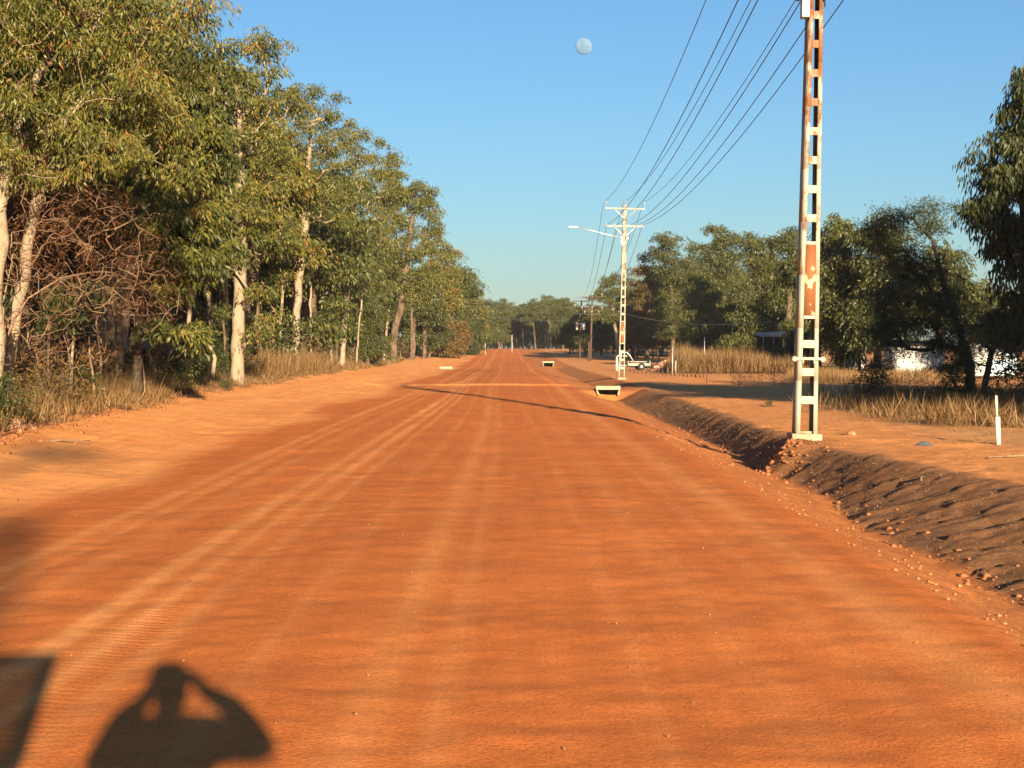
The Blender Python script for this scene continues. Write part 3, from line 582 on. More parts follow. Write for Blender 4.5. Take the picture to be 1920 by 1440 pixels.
for k, (px, yy) in enumerate(((318, 57), (345, 60), (402, 66), (492, 84), (522, 92), (585, 110), (602, 116), (668, 142), (690, 160))):
    g = rg_(90 + k); f0 = foot(px, yy); h = g.uniform(4.5, 7.5); ln = g.normal() * .5; tr = [f0, f0 + (ln * .4, 0, h * .5), f0 + (ln, 0, h)]
    tree('slender_tree', f0, tr, .075, blob(f0 + (ln, 0, h + .4), (.9, .8, .9), 8, g), g, PALE if k % 3 else BARK, LEAF, 'slim pale trunk standing among the darker trees of the left forest edge', 'tree', 'slim pale trunks at the left forest edge', dict(MIDL, per=60), dict(start=.75))
# ------------------------------------------------------------------ kinds of tree, built once and copied
STORE = []
def proto(kind, seed):
    g = rg_(seed); H = 12.0
    if kind == 'gum':                    # open-crowned, bare lower trunk
        lean = g.normal(size=2) * .5; tr = [(0, 0, 0), (lean[0] * .3, lean[1] * .3, 3), (lean[0], lean[1], 6.5), (lean[0] * 1.2, lean[1] * 1.2, 9.8)]
        at = [blob((lean[0], lean[1], 9.3), (2.0, 2.0, 2.3), 60, g)]
        for i in range(6): a = g.random() * 6.3; at.append(blob((1.9 * math.cos(a) + lean[0], 1.9 * math.sin(a) + lean[1], g.uniform(5.5, 10)), (1.2, 1.2, .85), 17, g))
        return tree('gum_tree', (0, 0, 0), tr, .20, clump(thin(np.vstack(at), .95, g), .95, g), g, PALE if seed % 2 else BARK, LEAF, leaf_kw=dict(MIDL, L=.26, W=.042, r=.60, per=70), grow_kw=dict(start=.4, wig=.15))
    if kind == 'bushy':                  # leafy from low down
        tr = [(0, 0, 0), (.1, 0, 3), (g.normal() * .4, 0, 8)]; at = [blob((0, 0, 7.6), (2.4, 2.4, 3.4), 80, g)]
        for i in range(9): a = g.random() * 6.3; rr = g.uniform(1.4, 2.6); at.append(blob((rr * math.cos(a), rr * math.sin(a), g.uniform(2.6, 9.5)), (1.3, 1.3, 1.0), 18, g))
        return tree('bushy_tree', (0, 0, 0), tr, .24, clump(thin(np.vstack(at), 1.0, g), 1.0, g), g, BARK, LEAF, leaf_kw=dict(MIDL, L=.32, W=.056, r=.85, spread=.3, per=70), grow_kw=dict(start=.16, wig=.16))
    if kind == 'shade':                  # dark, fine leaved, multi stemmed
        tr = [(0, 0, 0), (.2, .1, 2), (.5, .2, 5), (.4, 0, 8)]; at = [blob((0, 0, 6.8), (3.0, 3.0, 3.2), 90, g)]
        for i in range(7): a = g.random() * 6.3; at.append(blob((2.4 * math.cos(a), 2.4 * math.sin(a), g.uniform(3.2, 8.6)), (1.4, 1.4, 1.0), 16, g))
        return tree('dark_tree', (0, 0, 0), tr, .22, clump(thin(np.vstack(at), .9, g), .9, g), g, BARKD, LEAFD, leaf_kw=dict(MIDL, L=.25, W=.036, r=.75, spread=.3, per=70), grow_kw=dict(start=.15, wig=.18))
    if kind == 'shrub':                  # 2 m high
        at = blob((0, 0, 1.05), (.9, .9, .85), 34, g); tr = [(0, 0, 0), (.05, 0, .4), (.1, .05, .9)]
        return tree('shrub', (0, 0, 0), tr, .04, at, g, BARK, LEAFG, cat='shrub', leaf_kw=dict(per=60, sub=3, spread=.2, r=.22, L=.12, W=.022, droop=.1), grow_kw=dict(start=0, seg=.3), crown='foliage')
    if kind == 'brush':                  # dry, see-through scrub
        at = blob((0, 0, .9), (.9, .9, .8), 26, g); tr = [(0, 0, 0), (.03, 0, .3), (0, .05, .7)]
        return tree('dry_bush', (0, 0, 0), tr, .03, at, g, DEAD, LEAFB, cat='bush', leaf_kw=dict(per=26, sub=3, spread=.25, r=.25, L=.13, W=.012, droop=0, wild=.8), grow_kw=dict(start=0, seg=.3), crown='foliage')
PROTO = {k: [proto(k, 100 + 10 * i + j) for j in range(n)] for i, (k, n) in enumerate((('gum', 5), ('bushy', 3), ('shade', 2), ('shrub', 3), ('brush', 2)))}
USED = {}
def dull(o):                              # the grey-green leaf of the far trees, on this copy alone
    for c in o.children:
        if c.name.startswith('crown'): c.material_slots[0].link = 'OBJECT'; c.material_slots[0].material = LEAFR
    return o
def put(*a, **k): o = put_(*a, **k); return dull(o) if a[2] > 240 or (a[1] > 6 and a[2] > 125) else o
def put_(kind, x, yy, h, label, group, g, z=None):
    P = PROTO[kind]; i = int(g.integers(len(P))); base = 12.0 if kind in ('gum', 'bushy') else (10.6 if kind == 'shade' else 2.0)
    s = h / base; loc = (x, yy, (gz1(x, yy) if z is None else z) - .05); rz = g.random() * 6.28
    key = (kind, i)
    if key not in USED:
        USED[key] = 1; o = P[i]; o.location = loc; o.rotation_euler = (0, 0, rz); o.scale = (s, s, s); o['label'] = label; o['group'] = group; return o
    return dup(P[i], loc, rz, s, label, group)
SIL = np.array([(0, -400), (330, 0), (390, 70), (405, 130), (500, 110), (530, 165), (600, 190), (640, 245), (700, 275), (738, 320), (790, 360), (828, 420), (870, 475), (900, 525), (925, 552), (960, 560), (1060, 560)], float)
def sil(px): return np.interp(px, SIL[:, 0], SIL[:, 1])
g = rg_(77); placed = []
def clear(x, yy, d):
    if any((x - a) ** 2 + (yy - b) ** 2 < d * d for a, b in placed): return False
    placed.append((x, yy)); return True
n = 0
for k in range(2600):                     # the forest behind the edge trees
    yy = 30 + 330 * g.random() ** 1.6; x = edge_l(yy) - 3.0 - g.random() ** 1.3 * (10 + .14 * yy); px = HX + x / yy * F
    if px < -260 or px > 905 or not clear(x, yy, 2.2 + yy * .010): continue
    h = min(1.6 + (HY - sil(min(px + 30, 930))) * yy / F - gz1(x, yy) - g.uniform(.3, 2.4), 15.5)
    if h < 4.5: continue
    kind = 'gum' if g.random() < .72 else 'shade'
    put(kind, x, yy, h, 'gum tree standing back inside the shaded forest left of the road' if kind == 'gum' else 'dark dense tree inside the shaded forest left of the road', 'trees inside the left forest', g); n += 1
    if n > 150: break
for k in range(64):                       # low dense trees far back, closing the view between the trunks
    yy = g.uniform(70, 420); x = edge_l(yy) - 16 - g.random() * (12 + .10 * yy); px = HX + x / yy * F
    if not -200 < px < 915: continue
    put('bushy' if g.random() < .6 else 'shade', x, yy, g.uniform(4.5, 7.5), 'low dense tree far back behind the left forest trunks', 'low trees behind the left forest', g)
for k in range(60):
    yy = g.uniform(170, 620); px = g.uniform(600, 925) if k % 3 else g.uniform(-50, 600); x = (px - HX) / F * yy
    if x > edge_l(yy) - 6: continue
    put('bushy', x, yy, g.uniform(5, 8.5), 'low dense tree far back behind the left forest trunks', 'low trees behind the left forest', g)
for px, yy, top, lb in ((590, 112, 330, 'bushy green tree between the white leaning gum and the slim straight gum'), (690, 148, 540, 'low bushy green tree right of the slim straight grey trunk'), (775, 228, 500, 'green tree filling the gap beside the low forking gum'), (805, 245, 540, 'low green tree left of the orange-brown bush'), (868, 305, 545, 'green tree directly behind the dark green roadside bush'), (893, 330, 560, 'small round tree near the end of the left forest edge'), (908, 360, 572, 'last small green tree at the end of the left forest edge'), (822, 262, 470, 'round-topped green tree behind the low forking gum'), (850, 290, 490, 'green tree with the nodding top above the dark round bush')):
    x = (px - HX) / F * yy; put('bushy', x, yy, 1.6 + (HY - top) * yy / F - gz1(x, yy), lb, 'leafy trees along the left forest edge', g)
# bushes at the forest edge
for px, yy, h, kind, lb in ((150, 38, 1.1, 'shrub', 'green shrub among the dead twigs near the sand'), (2, 28.3, 1.0, 'shrub', 'dark glossy green shrub at the left photo edge'), (385, 68, 2.2, 'shrub', 'dark green shrub left of the thick pale trunk'), (415, 70, 3.4, 'shrub', 'tall green shrub close behind the thick pale trunk'),
                            (505, 92, 3.9, 'shrub', 'leafy green bush right of the thick pale trunk'), (590, 108, 3.3, 'brush', 'brown bush under the white and brown leaning gum'), (690, 152, 3.9, 'shrub', 'green bush spreading beside the slim straight gum'), (705, 158, 2.8, 'shrub', 'low green bush at the grass edge under the forking gum'),
                            (427, 60, .55, 'shrub', 'small round green weed on the grassy bank left of the thick trunk'), (752, 205, 3.2, 'brush', 'brown scrub below the forking gum'), (330, 53, 1.7, 'shrub', 'shaded green shrub by the dark gap in the forest'), (95, 34, 1.3, 'brush', 'dry bush at the foot of the dead tree')):
    x = (px - HX) / F * yy; put(kind, x, yy, h, lb, 'bushes along the left forest edge', g)
x = (832 - HX) / F * 255; o = put('brush', x, 255, 6.0, 'rusty scrub left of the orange-brown roadside bush', None, g)
def roundbush(px, yy, h, w_, leaf, label, seed, name='round_bush', L=.3):
    g = rg_(seed); x = (px - HX) / F * yy; f0 = np.array([x, yy, gz1(x, yy) - .05]); tr = [f0, f0 + (0, 0, h * .3), f0 + (.1, 0, h * .6)]
    at = np.vstack([blob(f0 + (0, 0, h * .5), (w_, w_, h * .46), int(60 + 9 * h), g), blob(f0 + (0, 0, h * .28), (w_ * .95, w_, h * .25), 40, g)])
    tree(name, f0, tr, .09, at, g, BARK, leaf, label, 'bush', None, dict(per=150, sub=3, spread=.35, r=.5, L=L, W=L * .16, droop=.8), dict(start=0), crown='foliage')
roundbush(846, 250, 6.6, 2.6, LEAFB, 'orange-brown leafy bush on the left roadside next to the dark green one', 200)
roundbush(882, 290, 7.0, 2.2, LEAFD, 'dark green round bush closest to the road on the left', 201)
g = rg_(78)
for k in range(130):                       # understorey
    yy = 29 + 270 * g.random() ** 1.5; x = edge_l(yy) - .6 - g.random() * 7; px = HX + x / yy * F
    if px < -120: continue
    kind = 'brush' if g.random() < .72 else 'shrub'
    put(kind, x, yy, g.uniform(.6, 1.5) * (1 + yy / 200), 'dry brown scrub in the understorey of the left forest' if kind == 'brush' else 'leafy green undergrowth bush below the left forest trees', 'understorey of the left forest', g)
for k in range(26):                       # dry thicket under the dead tree
    yy = g.uniform(30.5, 50); x = edge_l(yy) - .3 - g.random() * 2.4
    put('brush', x, yy, g.uniform(1.0, 2.3), 'brown leafless bush in the dry thicket under the dead tree', 'dry thicket at the left', g)
for k in range(16):
    yy = g.uniform(33, 56); x = edge_l(yy) - .5 - g.random() * 2.5; h = g.uniform(1.8, 4.0); f0 = np.array([x, yy, gz1(x, yy) - .05]); o = empty('bare_sapling', f0); b = MB(); ln = g.normal() * .35
    P = np.array([(0, 0, 0), (ln * .2 + g.normal() * .06, 0, h * .35), (ln * .5 + g.normal() * .1, 0, h * .7), (ln, g.normal() * .2, h)]); b.tube(P, [.03, .025, .018, .007], 6); b.build('stem', DEAD if k % 2 else PALE, o, smooth=True)
    b = MB()
    for q in range(6):
        u = g.uniform(.35, .95); p = P[1] * (1 - u) + P[3] * u; a = g.random() * 6.28; l = h * g.uniform(.12, .3); b.tube([p, p + (math.cos(a) * l * .5, math.sin(a) * l * .5, l * .2), p + (math.cos(a) * l, math.sin(a) * l, l * g.uniform(-.1, .7))], [.011, .008, .004], 4)
    b.build('branches', DEAD, o, smooth=True); tag(o, 'thin bare sapling stem in the thicket at the left forest edge', 'sapling', 'bare saplings in the left thicket')
# ------------------------------------------------------------------ trees closing the road and on the right
g = rg_(79)
for k in range(40):
    yy = g.uniform(580, 700); px = 905 + 6.8 * k; x = (px - HX) / F * yy; put('bushy', x, yy, g.uniform(9, 13), 'hazy low tree in the last row beyond the end of the road', 'last row of trees beyond the road', g)
for k in range(44):
    yy = g.uniform(520, 575); px = 908 + 6.2 * k; x = (px - HX) / F * yy; put('shrub' if k % 3 else 'brush', x, yy, g.uniform(2.5, 4.5), 'dark scrub under the distant trees at the end of the road', 'scrub at the far end of the road', g)
for k in range(64):
    yy = g.uniform(400, 560); px = g.uniform(880, 1150); x = (px - HX) / F * yy
    top = np.interp(px, [880, 920, 950, 985, 1010, 1040, 1070, 1110, 1150], [545, 548, 556, 560, 548, 545, 560, 566, 560]) + g.uniform(0, 26)
    put('gum' if g.random() < .7 else 'bushy', x, yy, 1.6 + (HY - top) * yy / F - gz1(x, yy), 'distant hazy gum tree closing off the far end of the road', 'trees at the far end of the road', g)
for px, yy, top, kind, lb in ((1096, 262, 572, 'bushy', 'dense green tree behind the far timber poles'), (1128, 275, 590, 'bushy', 'dark green tree just right of the far timber poles'), (1068, 300, 590, 'bushy', 'green tree left of the transformer pole at the far roadside'),
                              (1160, 238, 500, 'gum', 'gum with a small nodding top showing left of the lamp pole'), (1150, 300, 580, 'shade', 'dark tree low behind the lamp pole')):
    x = (px - HX) / F * yy; put(kind, x, yy, 1.6 + (HY - top) * yy / F - gz1(x, yy), lb, 'trees by the far right roadside', g)
RT = dict(per=84, sub=2, spread=.3, r=.72, L=.32, W=.050, droop=.9)
RG = 'tall trees behind the yellow grass'
def rtree(seed, y, base, trunk, bl, label, leaf=LEAFR, bark=BARK, r0=.3, kw=RT, group=RG, st=.2, name='gum_tree'):
    g = rg_(seed); tr = [foot(base, y)] + [PX(a, b, y) for a, b in trunk]
    return tree(name, tr[0], tr, r0, PB(bl, y, g), g, bark, leaf, label, 'tree', group, kw, dict(start=st, wig=.16))
rtree(301, 246, 1212, [(1215, 600), (1222, 520)], [(1205, 530, 40, 45, 0, 3, 55), (1180, 590, 24, 40, -1, 2.4, 26), (1225, 610, 40, 45, -1, 3, 44), (1230, 480, 26, 26, 1, 2.4, 24)], 'brownish leafed tree first to the right of the lamp pole', LEAFB)
rtree(302, 238, 1262, [(1262, 590), (1256, 500)], [(1250, 458, 22, 20, 0, 2.2, 20), (1255, 500, 38, 34, 0, 2.8, 44), (1285, 530, 36, 42, .5, 2.8, 44), (1255, 590, 42, 50, -1, 3, 55), (1300, 480, 28, 30, 1, 2.4, 26)], 'olive green gum whose knobby top rises above the hanging cable')
rtree(303, 204, 1340, [(1342, 590), (1346, 500)], [(1352, 446, 30, 22, 0, 2.4, 26), (1345, 490, 40, 36, 0, 2.8, 46), (1320, 545, 40, 42, -.6, 2.8, 46), (1370, 560, 38, 44, 0, 2.8, 44), (1345, 620, 48, 36, -1, 2.8, 46)], 'broad gum with the highest rounded top in the tree row above the yellow grass')
rtree(304, 182, 1418, [(1420, 590), (1425, 500)], [(1412, 460, 28, 22, 0, 2.2, 24), (1430, 500, 36, 40, 0, 2.6, 42), (1405, 570, 36, 48, -.5, 2.6, 44), (1440, 600, 28, 44, 0, 2.2, 30), (1395, 640, 40, 24, -1, 2.2, 26)], 'gum above the white roofed house, left of the near pole')
rtree(305, 150, 1480, [(1480, 590), (1484, 500)], [(1478, 458, 32, 24, 0, 2.2, 28), (1490, 510, 36, 44, 0, 2.4, 44), (1470, 565, 34, 34, 1, 2.2, 30)], 'gum directly behind the near ladder pole')
rtree(306, 128, 1575, [(1575, 590), (1572, 500)], [(1575, 440, 42, 26, 0, 2.4, 36), (1560, 490, 48, 44, 0, 2.6, 56), (1600, 530, 46, 46, .4, 2.6, 52), (1550, 590, 44, 46, -.6, 2.4, 50), (1590, 630, 48, 36, -.8, 2.2, 40)], 'large green tree filling the gap just right of the near ladder pole')
rtree(307, 122, 1645, [(1645, 590), (1640, 500)], [(1640, 440, 40, 36, 0, 2.4, 40), (1660, 510, 46, 50, 0, 2.4, 50), (1625, 600, 40, 44, 0, 2.2, 34)], 'green tree left behind the dark leaning wattle')
rtree(308, 118, 1760, [(1762, 590), (1765, 520)], [(1765, 500, 46, 44, 0, 2.4, 44), (1790, 560, 46, 40, 0, 2.4, 40), (1730, 560, 40, 44, 0, 2.2, 34)], 'sunlit pale green tree behind the white shed')
rtree(309, 150, 1885, [(1885, 590)], [(1880, 570, 60, 30, 0, 2.6, 44), (1900, 610, 60, 30, 0, 2.6, 40), (1830, 560, 34, 30, 0, 2.4, 26)], 'low far tree under the hanging branches at the right photo edge')
for px, yy, top, kind, lb in ((1240, 290, 520, 'bushy', 0), (1310, 280, 500, 'bushy', 0), (1385, 240, 490, 'bushy', 0), (1450, 188, 480, 'bushy', 0), (1530, 170, 470, 'bushy', 0), (1620, 165, 470, 'bushy', 0), (1700, 160, 490, 'bushy', 0), (1500, 140, 600, 'shade', 1), (1215, 255, 610, 'shade', 1), (1185, 262, 600, 'shade', 1), (1800, 170, 530, 'bushy', 0), (1900, 180, 560, 'bushy', 0)):
    x = (px - HX) / F * yy; put(kind, x, yy, 1.6 + (HY - top) * yy / F - gz1(x, yy), 'tree in the second row, half hidden behind the tall trees right of the lamp pole' if not lb else 'low dark tree in the shade under the tall trees right of the lamp pole', 'second row of trees on the right', g)
for k, (px, yy) in enumerate(((1195, 252), (1235, 244), (1275, 240), (1318, 212), (1362, 208), (1402, 188), (1500, 150), (1540, 136), (1612, 132), (1650, 126), (1225, 250), (1300, 215), (1385, 192))):
    x = (px - HX) / F * yy; put('shade' if k % 3 else 'bushy', x, yy, g.uniform(4.5, 6.5), 'low leafy tree filling the shade under the tall right tree row', 'low trees under the right row', g)
for k in range(12):
    px = 1188 + 24 * k; yy = 262 + 8 * (k % 3); x = (px - HX) / F * yy; top = np.interp(px, [1180, 1230, 1350, 1460], [545, 488, 470, 480]) + 18 * (k % 2)
    put('bushy', x, yy, 1.6 + (HY - top) * yy / F - gz1(x, yy), 'leafy tree in the third row closing gaps behind the tall right trees', 'third row of trees on the right', g)
for k in range(34):
    px = 1075 + 12.5 * k; yy = g.uniform(285, 330); x = (px - HX) / F * yy; put('shrub' if k % 3 else 'brush', x, yy, g.uniform(2.8, 4.6), 'dark scrub low behind the trunks of the right tree row', 'scrub behind the right tree row', g)
# dark leaning wattle and the tree at the right photo edge
WT = dict(per=120, sub=3, spread=.2, r=.34, L=.15, W=.012, droop=.35, wild=.6)
g = rg_(320); y = 58.0
tr = [foot(1822, y), PX(1818, 690, y), PX(1805, 620, y), PX(1775, 560, y), PX(1758, 500, y), PX(1748, 450, y)]
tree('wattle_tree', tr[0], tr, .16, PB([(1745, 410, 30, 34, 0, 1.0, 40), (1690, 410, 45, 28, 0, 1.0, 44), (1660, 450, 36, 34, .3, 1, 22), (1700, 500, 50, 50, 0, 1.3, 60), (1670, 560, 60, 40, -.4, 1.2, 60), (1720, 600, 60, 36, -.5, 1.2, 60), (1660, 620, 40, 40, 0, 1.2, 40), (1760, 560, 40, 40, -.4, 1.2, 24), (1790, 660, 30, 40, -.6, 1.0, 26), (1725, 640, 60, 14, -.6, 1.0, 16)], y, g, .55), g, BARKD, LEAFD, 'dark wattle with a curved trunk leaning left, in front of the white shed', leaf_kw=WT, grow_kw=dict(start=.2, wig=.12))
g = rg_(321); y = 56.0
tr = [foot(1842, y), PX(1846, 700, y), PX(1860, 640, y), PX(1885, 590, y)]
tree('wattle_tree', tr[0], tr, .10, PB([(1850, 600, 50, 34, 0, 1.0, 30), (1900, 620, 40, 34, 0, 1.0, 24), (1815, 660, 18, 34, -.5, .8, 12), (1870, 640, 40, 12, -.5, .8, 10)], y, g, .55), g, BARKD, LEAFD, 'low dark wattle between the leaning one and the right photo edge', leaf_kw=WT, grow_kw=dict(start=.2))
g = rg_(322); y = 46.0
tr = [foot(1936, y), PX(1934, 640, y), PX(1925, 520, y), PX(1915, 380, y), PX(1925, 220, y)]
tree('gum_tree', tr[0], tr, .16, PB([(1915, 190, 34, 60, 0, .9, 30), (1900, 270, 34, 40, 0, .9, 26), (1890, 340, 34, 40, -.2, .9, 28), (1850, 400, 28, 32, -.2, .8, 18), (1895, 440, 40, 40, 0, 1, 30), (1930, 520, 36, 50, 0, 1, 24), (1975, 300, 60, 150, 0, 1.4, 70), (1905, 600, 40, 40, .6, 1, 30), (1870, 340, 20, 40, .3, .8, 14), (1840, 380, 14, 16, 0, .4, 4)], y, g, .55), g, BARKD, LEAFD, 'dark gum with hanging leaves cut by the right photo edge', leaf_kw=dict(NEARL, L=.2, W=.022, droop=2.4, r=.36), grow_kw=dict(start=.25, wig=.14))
# unseen trees: one throws the broad shadow, more added to shade wattle and gum
g = rg_(323)
for x, yy, h, kind, lb in ((23.5, 25, 13, 'shade', 'broad unseen tree added to shade the leaning wattle'), (20.4, 14.5, 12.8, 'gum', 'highest unseen tree added to shade the edge gum'), (19.8, 23.5, 12.3, 'gum', 'unseen tree added to shade the hanging branches'), (25.5, 33, 13, 'shade', 'dark tree outside the photo behind the wattles'), (17.6, 33, 9.0, 'bushy', 'leafy tree casting the broad shadow over the cleared ground'), (20.5, 30, 11.5, 'shade', 'tall dark tree shading the leaning wattle'), (22, 16, 12.8, 'gum', 'tall tree beyond the right photo edge shading the edge gum'), (24.5, 20, 12.5, 'gum', 'gum tree beyond the right photo edge'), (20, 40, 8.5, 'shade', 'dark tree standing beyond the right photo edge near the wattles')):
    put(kind, x, yy, h, lb, 'trees outside the right photo edge', g)
# a tall open tree behind the camera: only its soft crown shadow lies on the left road edge
g = rg_(330); bx, by = 7.4, -43.0; tr = [(bx, by, gz1(bx, by) - .1), (bx - .2, by, 5), (bx, by + .3, 9), (bx, by, 12)]
tree('gum_tree', tr[0], tr, .13, thin(np.vstack([blob((bx - 1.5, by, 12), (.7, .8, .25), 7, g), blob((bx - .5, by + 1, 13.6), (.8, 1.0, .2), 6, g)]), .4, g), g, PALE, LEAF, 'tall gum behind the photographer whose crown shades the left road edge', 'tree', None, dict(MIDL, per=70), dict(start=.8))
for k in range(30):
    px = 1960 + 50 * k; yy = g.uniform(95, 190); x = (px - HX) / F * yy; put('bushy' if k % 2 else 'gum', x, yy, g.uniform(8, 12), 'tree of the same row beyond the right photo edge', 'trees outside the right photo edge', g)
for k in range(16):
    yy = g.uniform(8, 32); x = edge_l(yy) - 3 - g.random() * 14; put('gum', x, yy, g.uniform(9, 13), 'gum of the same forest beyond the left photo edge', 'trees outside the left photo edge', g)
# shrubs on the right
for px, yy, h, kind, lb in ((1640, 62, 1.7, 'shrub', 'sunlit green shrub at the grass edge in front of the white shed'), (1655, 56, .9, 'brush', 'small dry bush in front of the sunlit green shrub'), (1385, 78, 1.0, 'brush', 'low dark scrub left of the near pole on the cleared ground'), (1415, 80, 1.0, 'brush', 'scrub patch beside the bare little shrub'), (1450, 80, 1.3, 'brush', 'bare upright little shrub just left of the near pole'),
                            (1480, 74, .8, 'brush', 'low dark scrub directly behind the near pole'), (1443, 50, .28, 'shrub', 'tiny green weed alone on the orange cleared ground'), (1795, 54, 1.7, 'shrub', 'dark green bush at the foot of the leaning wattle'), (1700, 60, 1.2, 'brush', 'dry bush hiding the base of the white shed'), (1925, 52, 2.6, 'shrub', 'dark bush at the right photo edge beside the white hut'), (1432, 141, 2.9, 'shrub', 'leafy bush hiding the left end of the half hidden house'), (1478, 140, 2.7, 'shrub', 'leafy bush hiding the right end of the half hidden house'), (1455, 142, 2.0, 'brush', 'dry bush below the pale roof of the half hidden house'), (1740, 52, 1.3, 'brush', 'reddish brown bush under the leaning wattle'), (1900, 48, 1.5, 'brush', 'olive bush at the right edge behind the marker post'), (1850, 50, 1.1, 'brush', 'dry bush left of the marker post')):
    x = (px - HX) / F * yy; put(kind, x, yy, h, lb, 'bushes on the right side', g)
for P in PROTO.values():
    for i in range(len(P)):
        pass
# ------------------------------------------------------------------ grasses (nobody could count them)
def grass(name, spots, n_tuft, h, g, label, blades=16, m=GRASS, spread=.16, lean=.35, W=.008, dead=.5):
    """spots(n) -> x, y, height factor"""
    x, yy, hf = spots(n_tuft); z = gz(x, yy); N = len(x)
    b = np.repeat(np.stack([x, yy, z - .03], 1), blades, 0); b[:, :2] += g.normal(size=(N * blades, 2)) * spread
    hh = np.repeat(hf, blades) * h * g.uniform(.35, 1.15, N * blades)
    d = g.normal(size=b.shape) * lean; d[:, 2] = 1
    v, q = leafquads(b, d, hh, np.maximum(W, np.repeat(yy, blades) * 1.0e-4), g); tn = np.clip(np.repeat(g.normal(.48, .13, N), blades) + g.normal(size=N * blades) * .17, 0, .95)
    o = mesh(name, v, q, None, m, attr=np.repeat(tn, 4)); return tag(o, label, 'grass', None, 'stuff')
g = rg_(400)
def sp_left(n):
    yy = 25 + 190 * g.random(n) ** 1.7; e = edge_l(yy); x = e + .35 - np.abs(g.normal(size=n)) * 1.7 + .6 * (fbm(yy * .4, yy * 0, 3) - .5) * 2
    k = fbm(x * .5, yy * .35, 7); return x, yy, (.3 + 1.3 * k) * np.clip((e + .7 - x) / 1.2, .2, 1) * np.interp(yy, [25, 45, 60], [1.25, 1.2, .9])
grass('dry_grass', sp_left, 7000, .75, g, 'dry yellow and brown grass fringe along the left forest edge', 15)
def sp_spear(n):
    px = g.uniform(505, 640, n); yy = g.uniform(74, 108, n); x = edge_l(yy) + .2 - g.random(n) * 2.4; return x, yy, g.uniform(.7, 1.1, n)
grass('tall_dry_grass', sp_spear, 700, 1.5, g, 'taller golden grass at the feet of the pale trunked gums', 16, lean=.22)
def sp_right(n):
    t_ = g.random(n); yy = 128 + 32 * g.random(n); px = 1252 + 260 * t_; x = (px - HX) / F * yy; return x, yy, (.35 + 1.15 * fbm(x * .7, yy * .4, 5)) * np.interp(px, [1252, 1275, 1420, 1512], [.4, 1, 1, .55])
grass('spear_grass', sp_right, 2600, 1.95, g, 'tall golden spear grass in front of the right tree row', 15, lean=.14, spread=.22)
def sp_rmid(n):
    yy = 36 + 34 * g.random(n) ** 1.1; px = np.interp(yy, [36, 44, 56, 70], [1780, 1600, 1570, 1600]) + g.normal(size=n) * 45 + g.random(n) ** .8 * 400; x = (px - HX) / F * yy; k = fbm(x * .6, yy * .5, 15); q = k > .40; return x[q], yy[q], np.clip((k[q] - .34) * 3.4, .1, 1.25)
grass('dry_grass', sp_rmid, 1800, .62, g, 'dry straw coloured grass under the dark wattles on the right', 15, lean=.42, spread=.22)
def sp_rfar(n):
    yy = 85 + 60 * g.random(n); px = 1480 + 330 * g.random(n); x = (px - HX) / F * yy; return x, yy, .3 + .8 * fbm(x * .3, yy * .2, 25)
grass('dry_grass', sp_rfar, 1200, .9, g, 'dry grass patch around the white shed', 14, lean=.25)
def sp_lit(n):
    yy = 24 + 26 * g.random(n); x = 7.8 + g.random(n) * 7; k = fbm(x * .8, yy * .8, 35); return x[k > .5], yy[k > .5], .3 + k[k > .5]
grass('grass_litter', sp_lit, 2600, .10, g, 'flattened straw litter around the marker post', 12, lean=1.6, W=.005)
def sp_bank(n):
    yy = 13 + 48 * g.random(n) ** 1.4; u = g.random(n); bt = np.interp(yy, YB, BOT); tp = np.interp(yy, YB, TOP); x = bt + (tp - bt) * (u * 1.1 - .05); return x, yy, .5 + g.random(n)
BANKR = leafmat('bank_roots', [(0, (.05, .028, .014)), (.5, (.12, .068, .034)), (1, (.24, .145, .075))], .05)
grass('grass_roots', sp_bank, 5200, .045, g, 'matted brown roots and straw on the scraped ditch bank', 8, BANKR, .09, 1.6, .0035)
# leaf litter and debris along the left edge
def sp_deb(n):
    yy = 24 + 60 * g.random(n) ** 1.5; x = edge_l(yy) + .3 - np.abs(g.normal(size=n)) * 1.0; return x, yy, .5 + g.random(n)
grass('leaf_litter', sp_deb, 1800, .16, g, 'brown leaf litter and sticks at the left forest edge', 10, TWIG, .3, 1.8, .008)
CLOD = plain('soil_clod', (.20, .07, .026), (.34, .14, .055), .95, 9)
CLODS = plain('shoulder_clod', (.34, .115, .04), (.52, .21, .08), .95, 9)
def sp_road(n):
    yy = 8 + 40 * g.random(n) ** 1.4; return -6.5 + 9 * g.random(n) ** 1.3, yy, .6 + .7 * g.random(n)
grass('fallen_leaves', sp_road, 120, .09, g, 'few dry fallen leaves blown over the red road', 1, GRASS, .1, 3.0, .012)
def stones(name, spots, g, label, m, r0=.03):
    P = []; Q = []; T = 0
    x, yy, s = spots; z = gz(x, yy); N = len(x)
    base = np.array([(1, 0, 0), (-1, 0, 0), (0, 1, 0), (0, -1, 0), (0, 0, .8), (0, 0, -.6)]); tri = np.array([(4, 0, 2), (4, 2, 1), (4, 1, 3), (4, 3, 0), (5, 2, 0), (5, 1, 2), (5, 3, 1), (5, 0, 3)])
    v = base[None] * (r0 * s)[:, None, None] * g.uniform(.6, 1.4, (N, 6, 1)); a = g.random(N) * 6.3; ca, sa = np.cos(a)[:, None], np.sin(a)[:, None]
    vx = v[..., 0] * ca - v[..., 1] * sa; vy = v[..., 0] * sa + v[..., 1] * ca
    v = np.stack([vx, vy, v[..., 2]], -1) + np.stack([x, yy, z + .01], 1)[:, None]
    t_ = (tri[None] + (np.arange(N) * 6)[:, None, None]).reshape(-1, 3)
    o = mesh(name, v.reshape(-1, 3), None, t_, m); return tag(o, label, 'gravel', None, 'stuff')
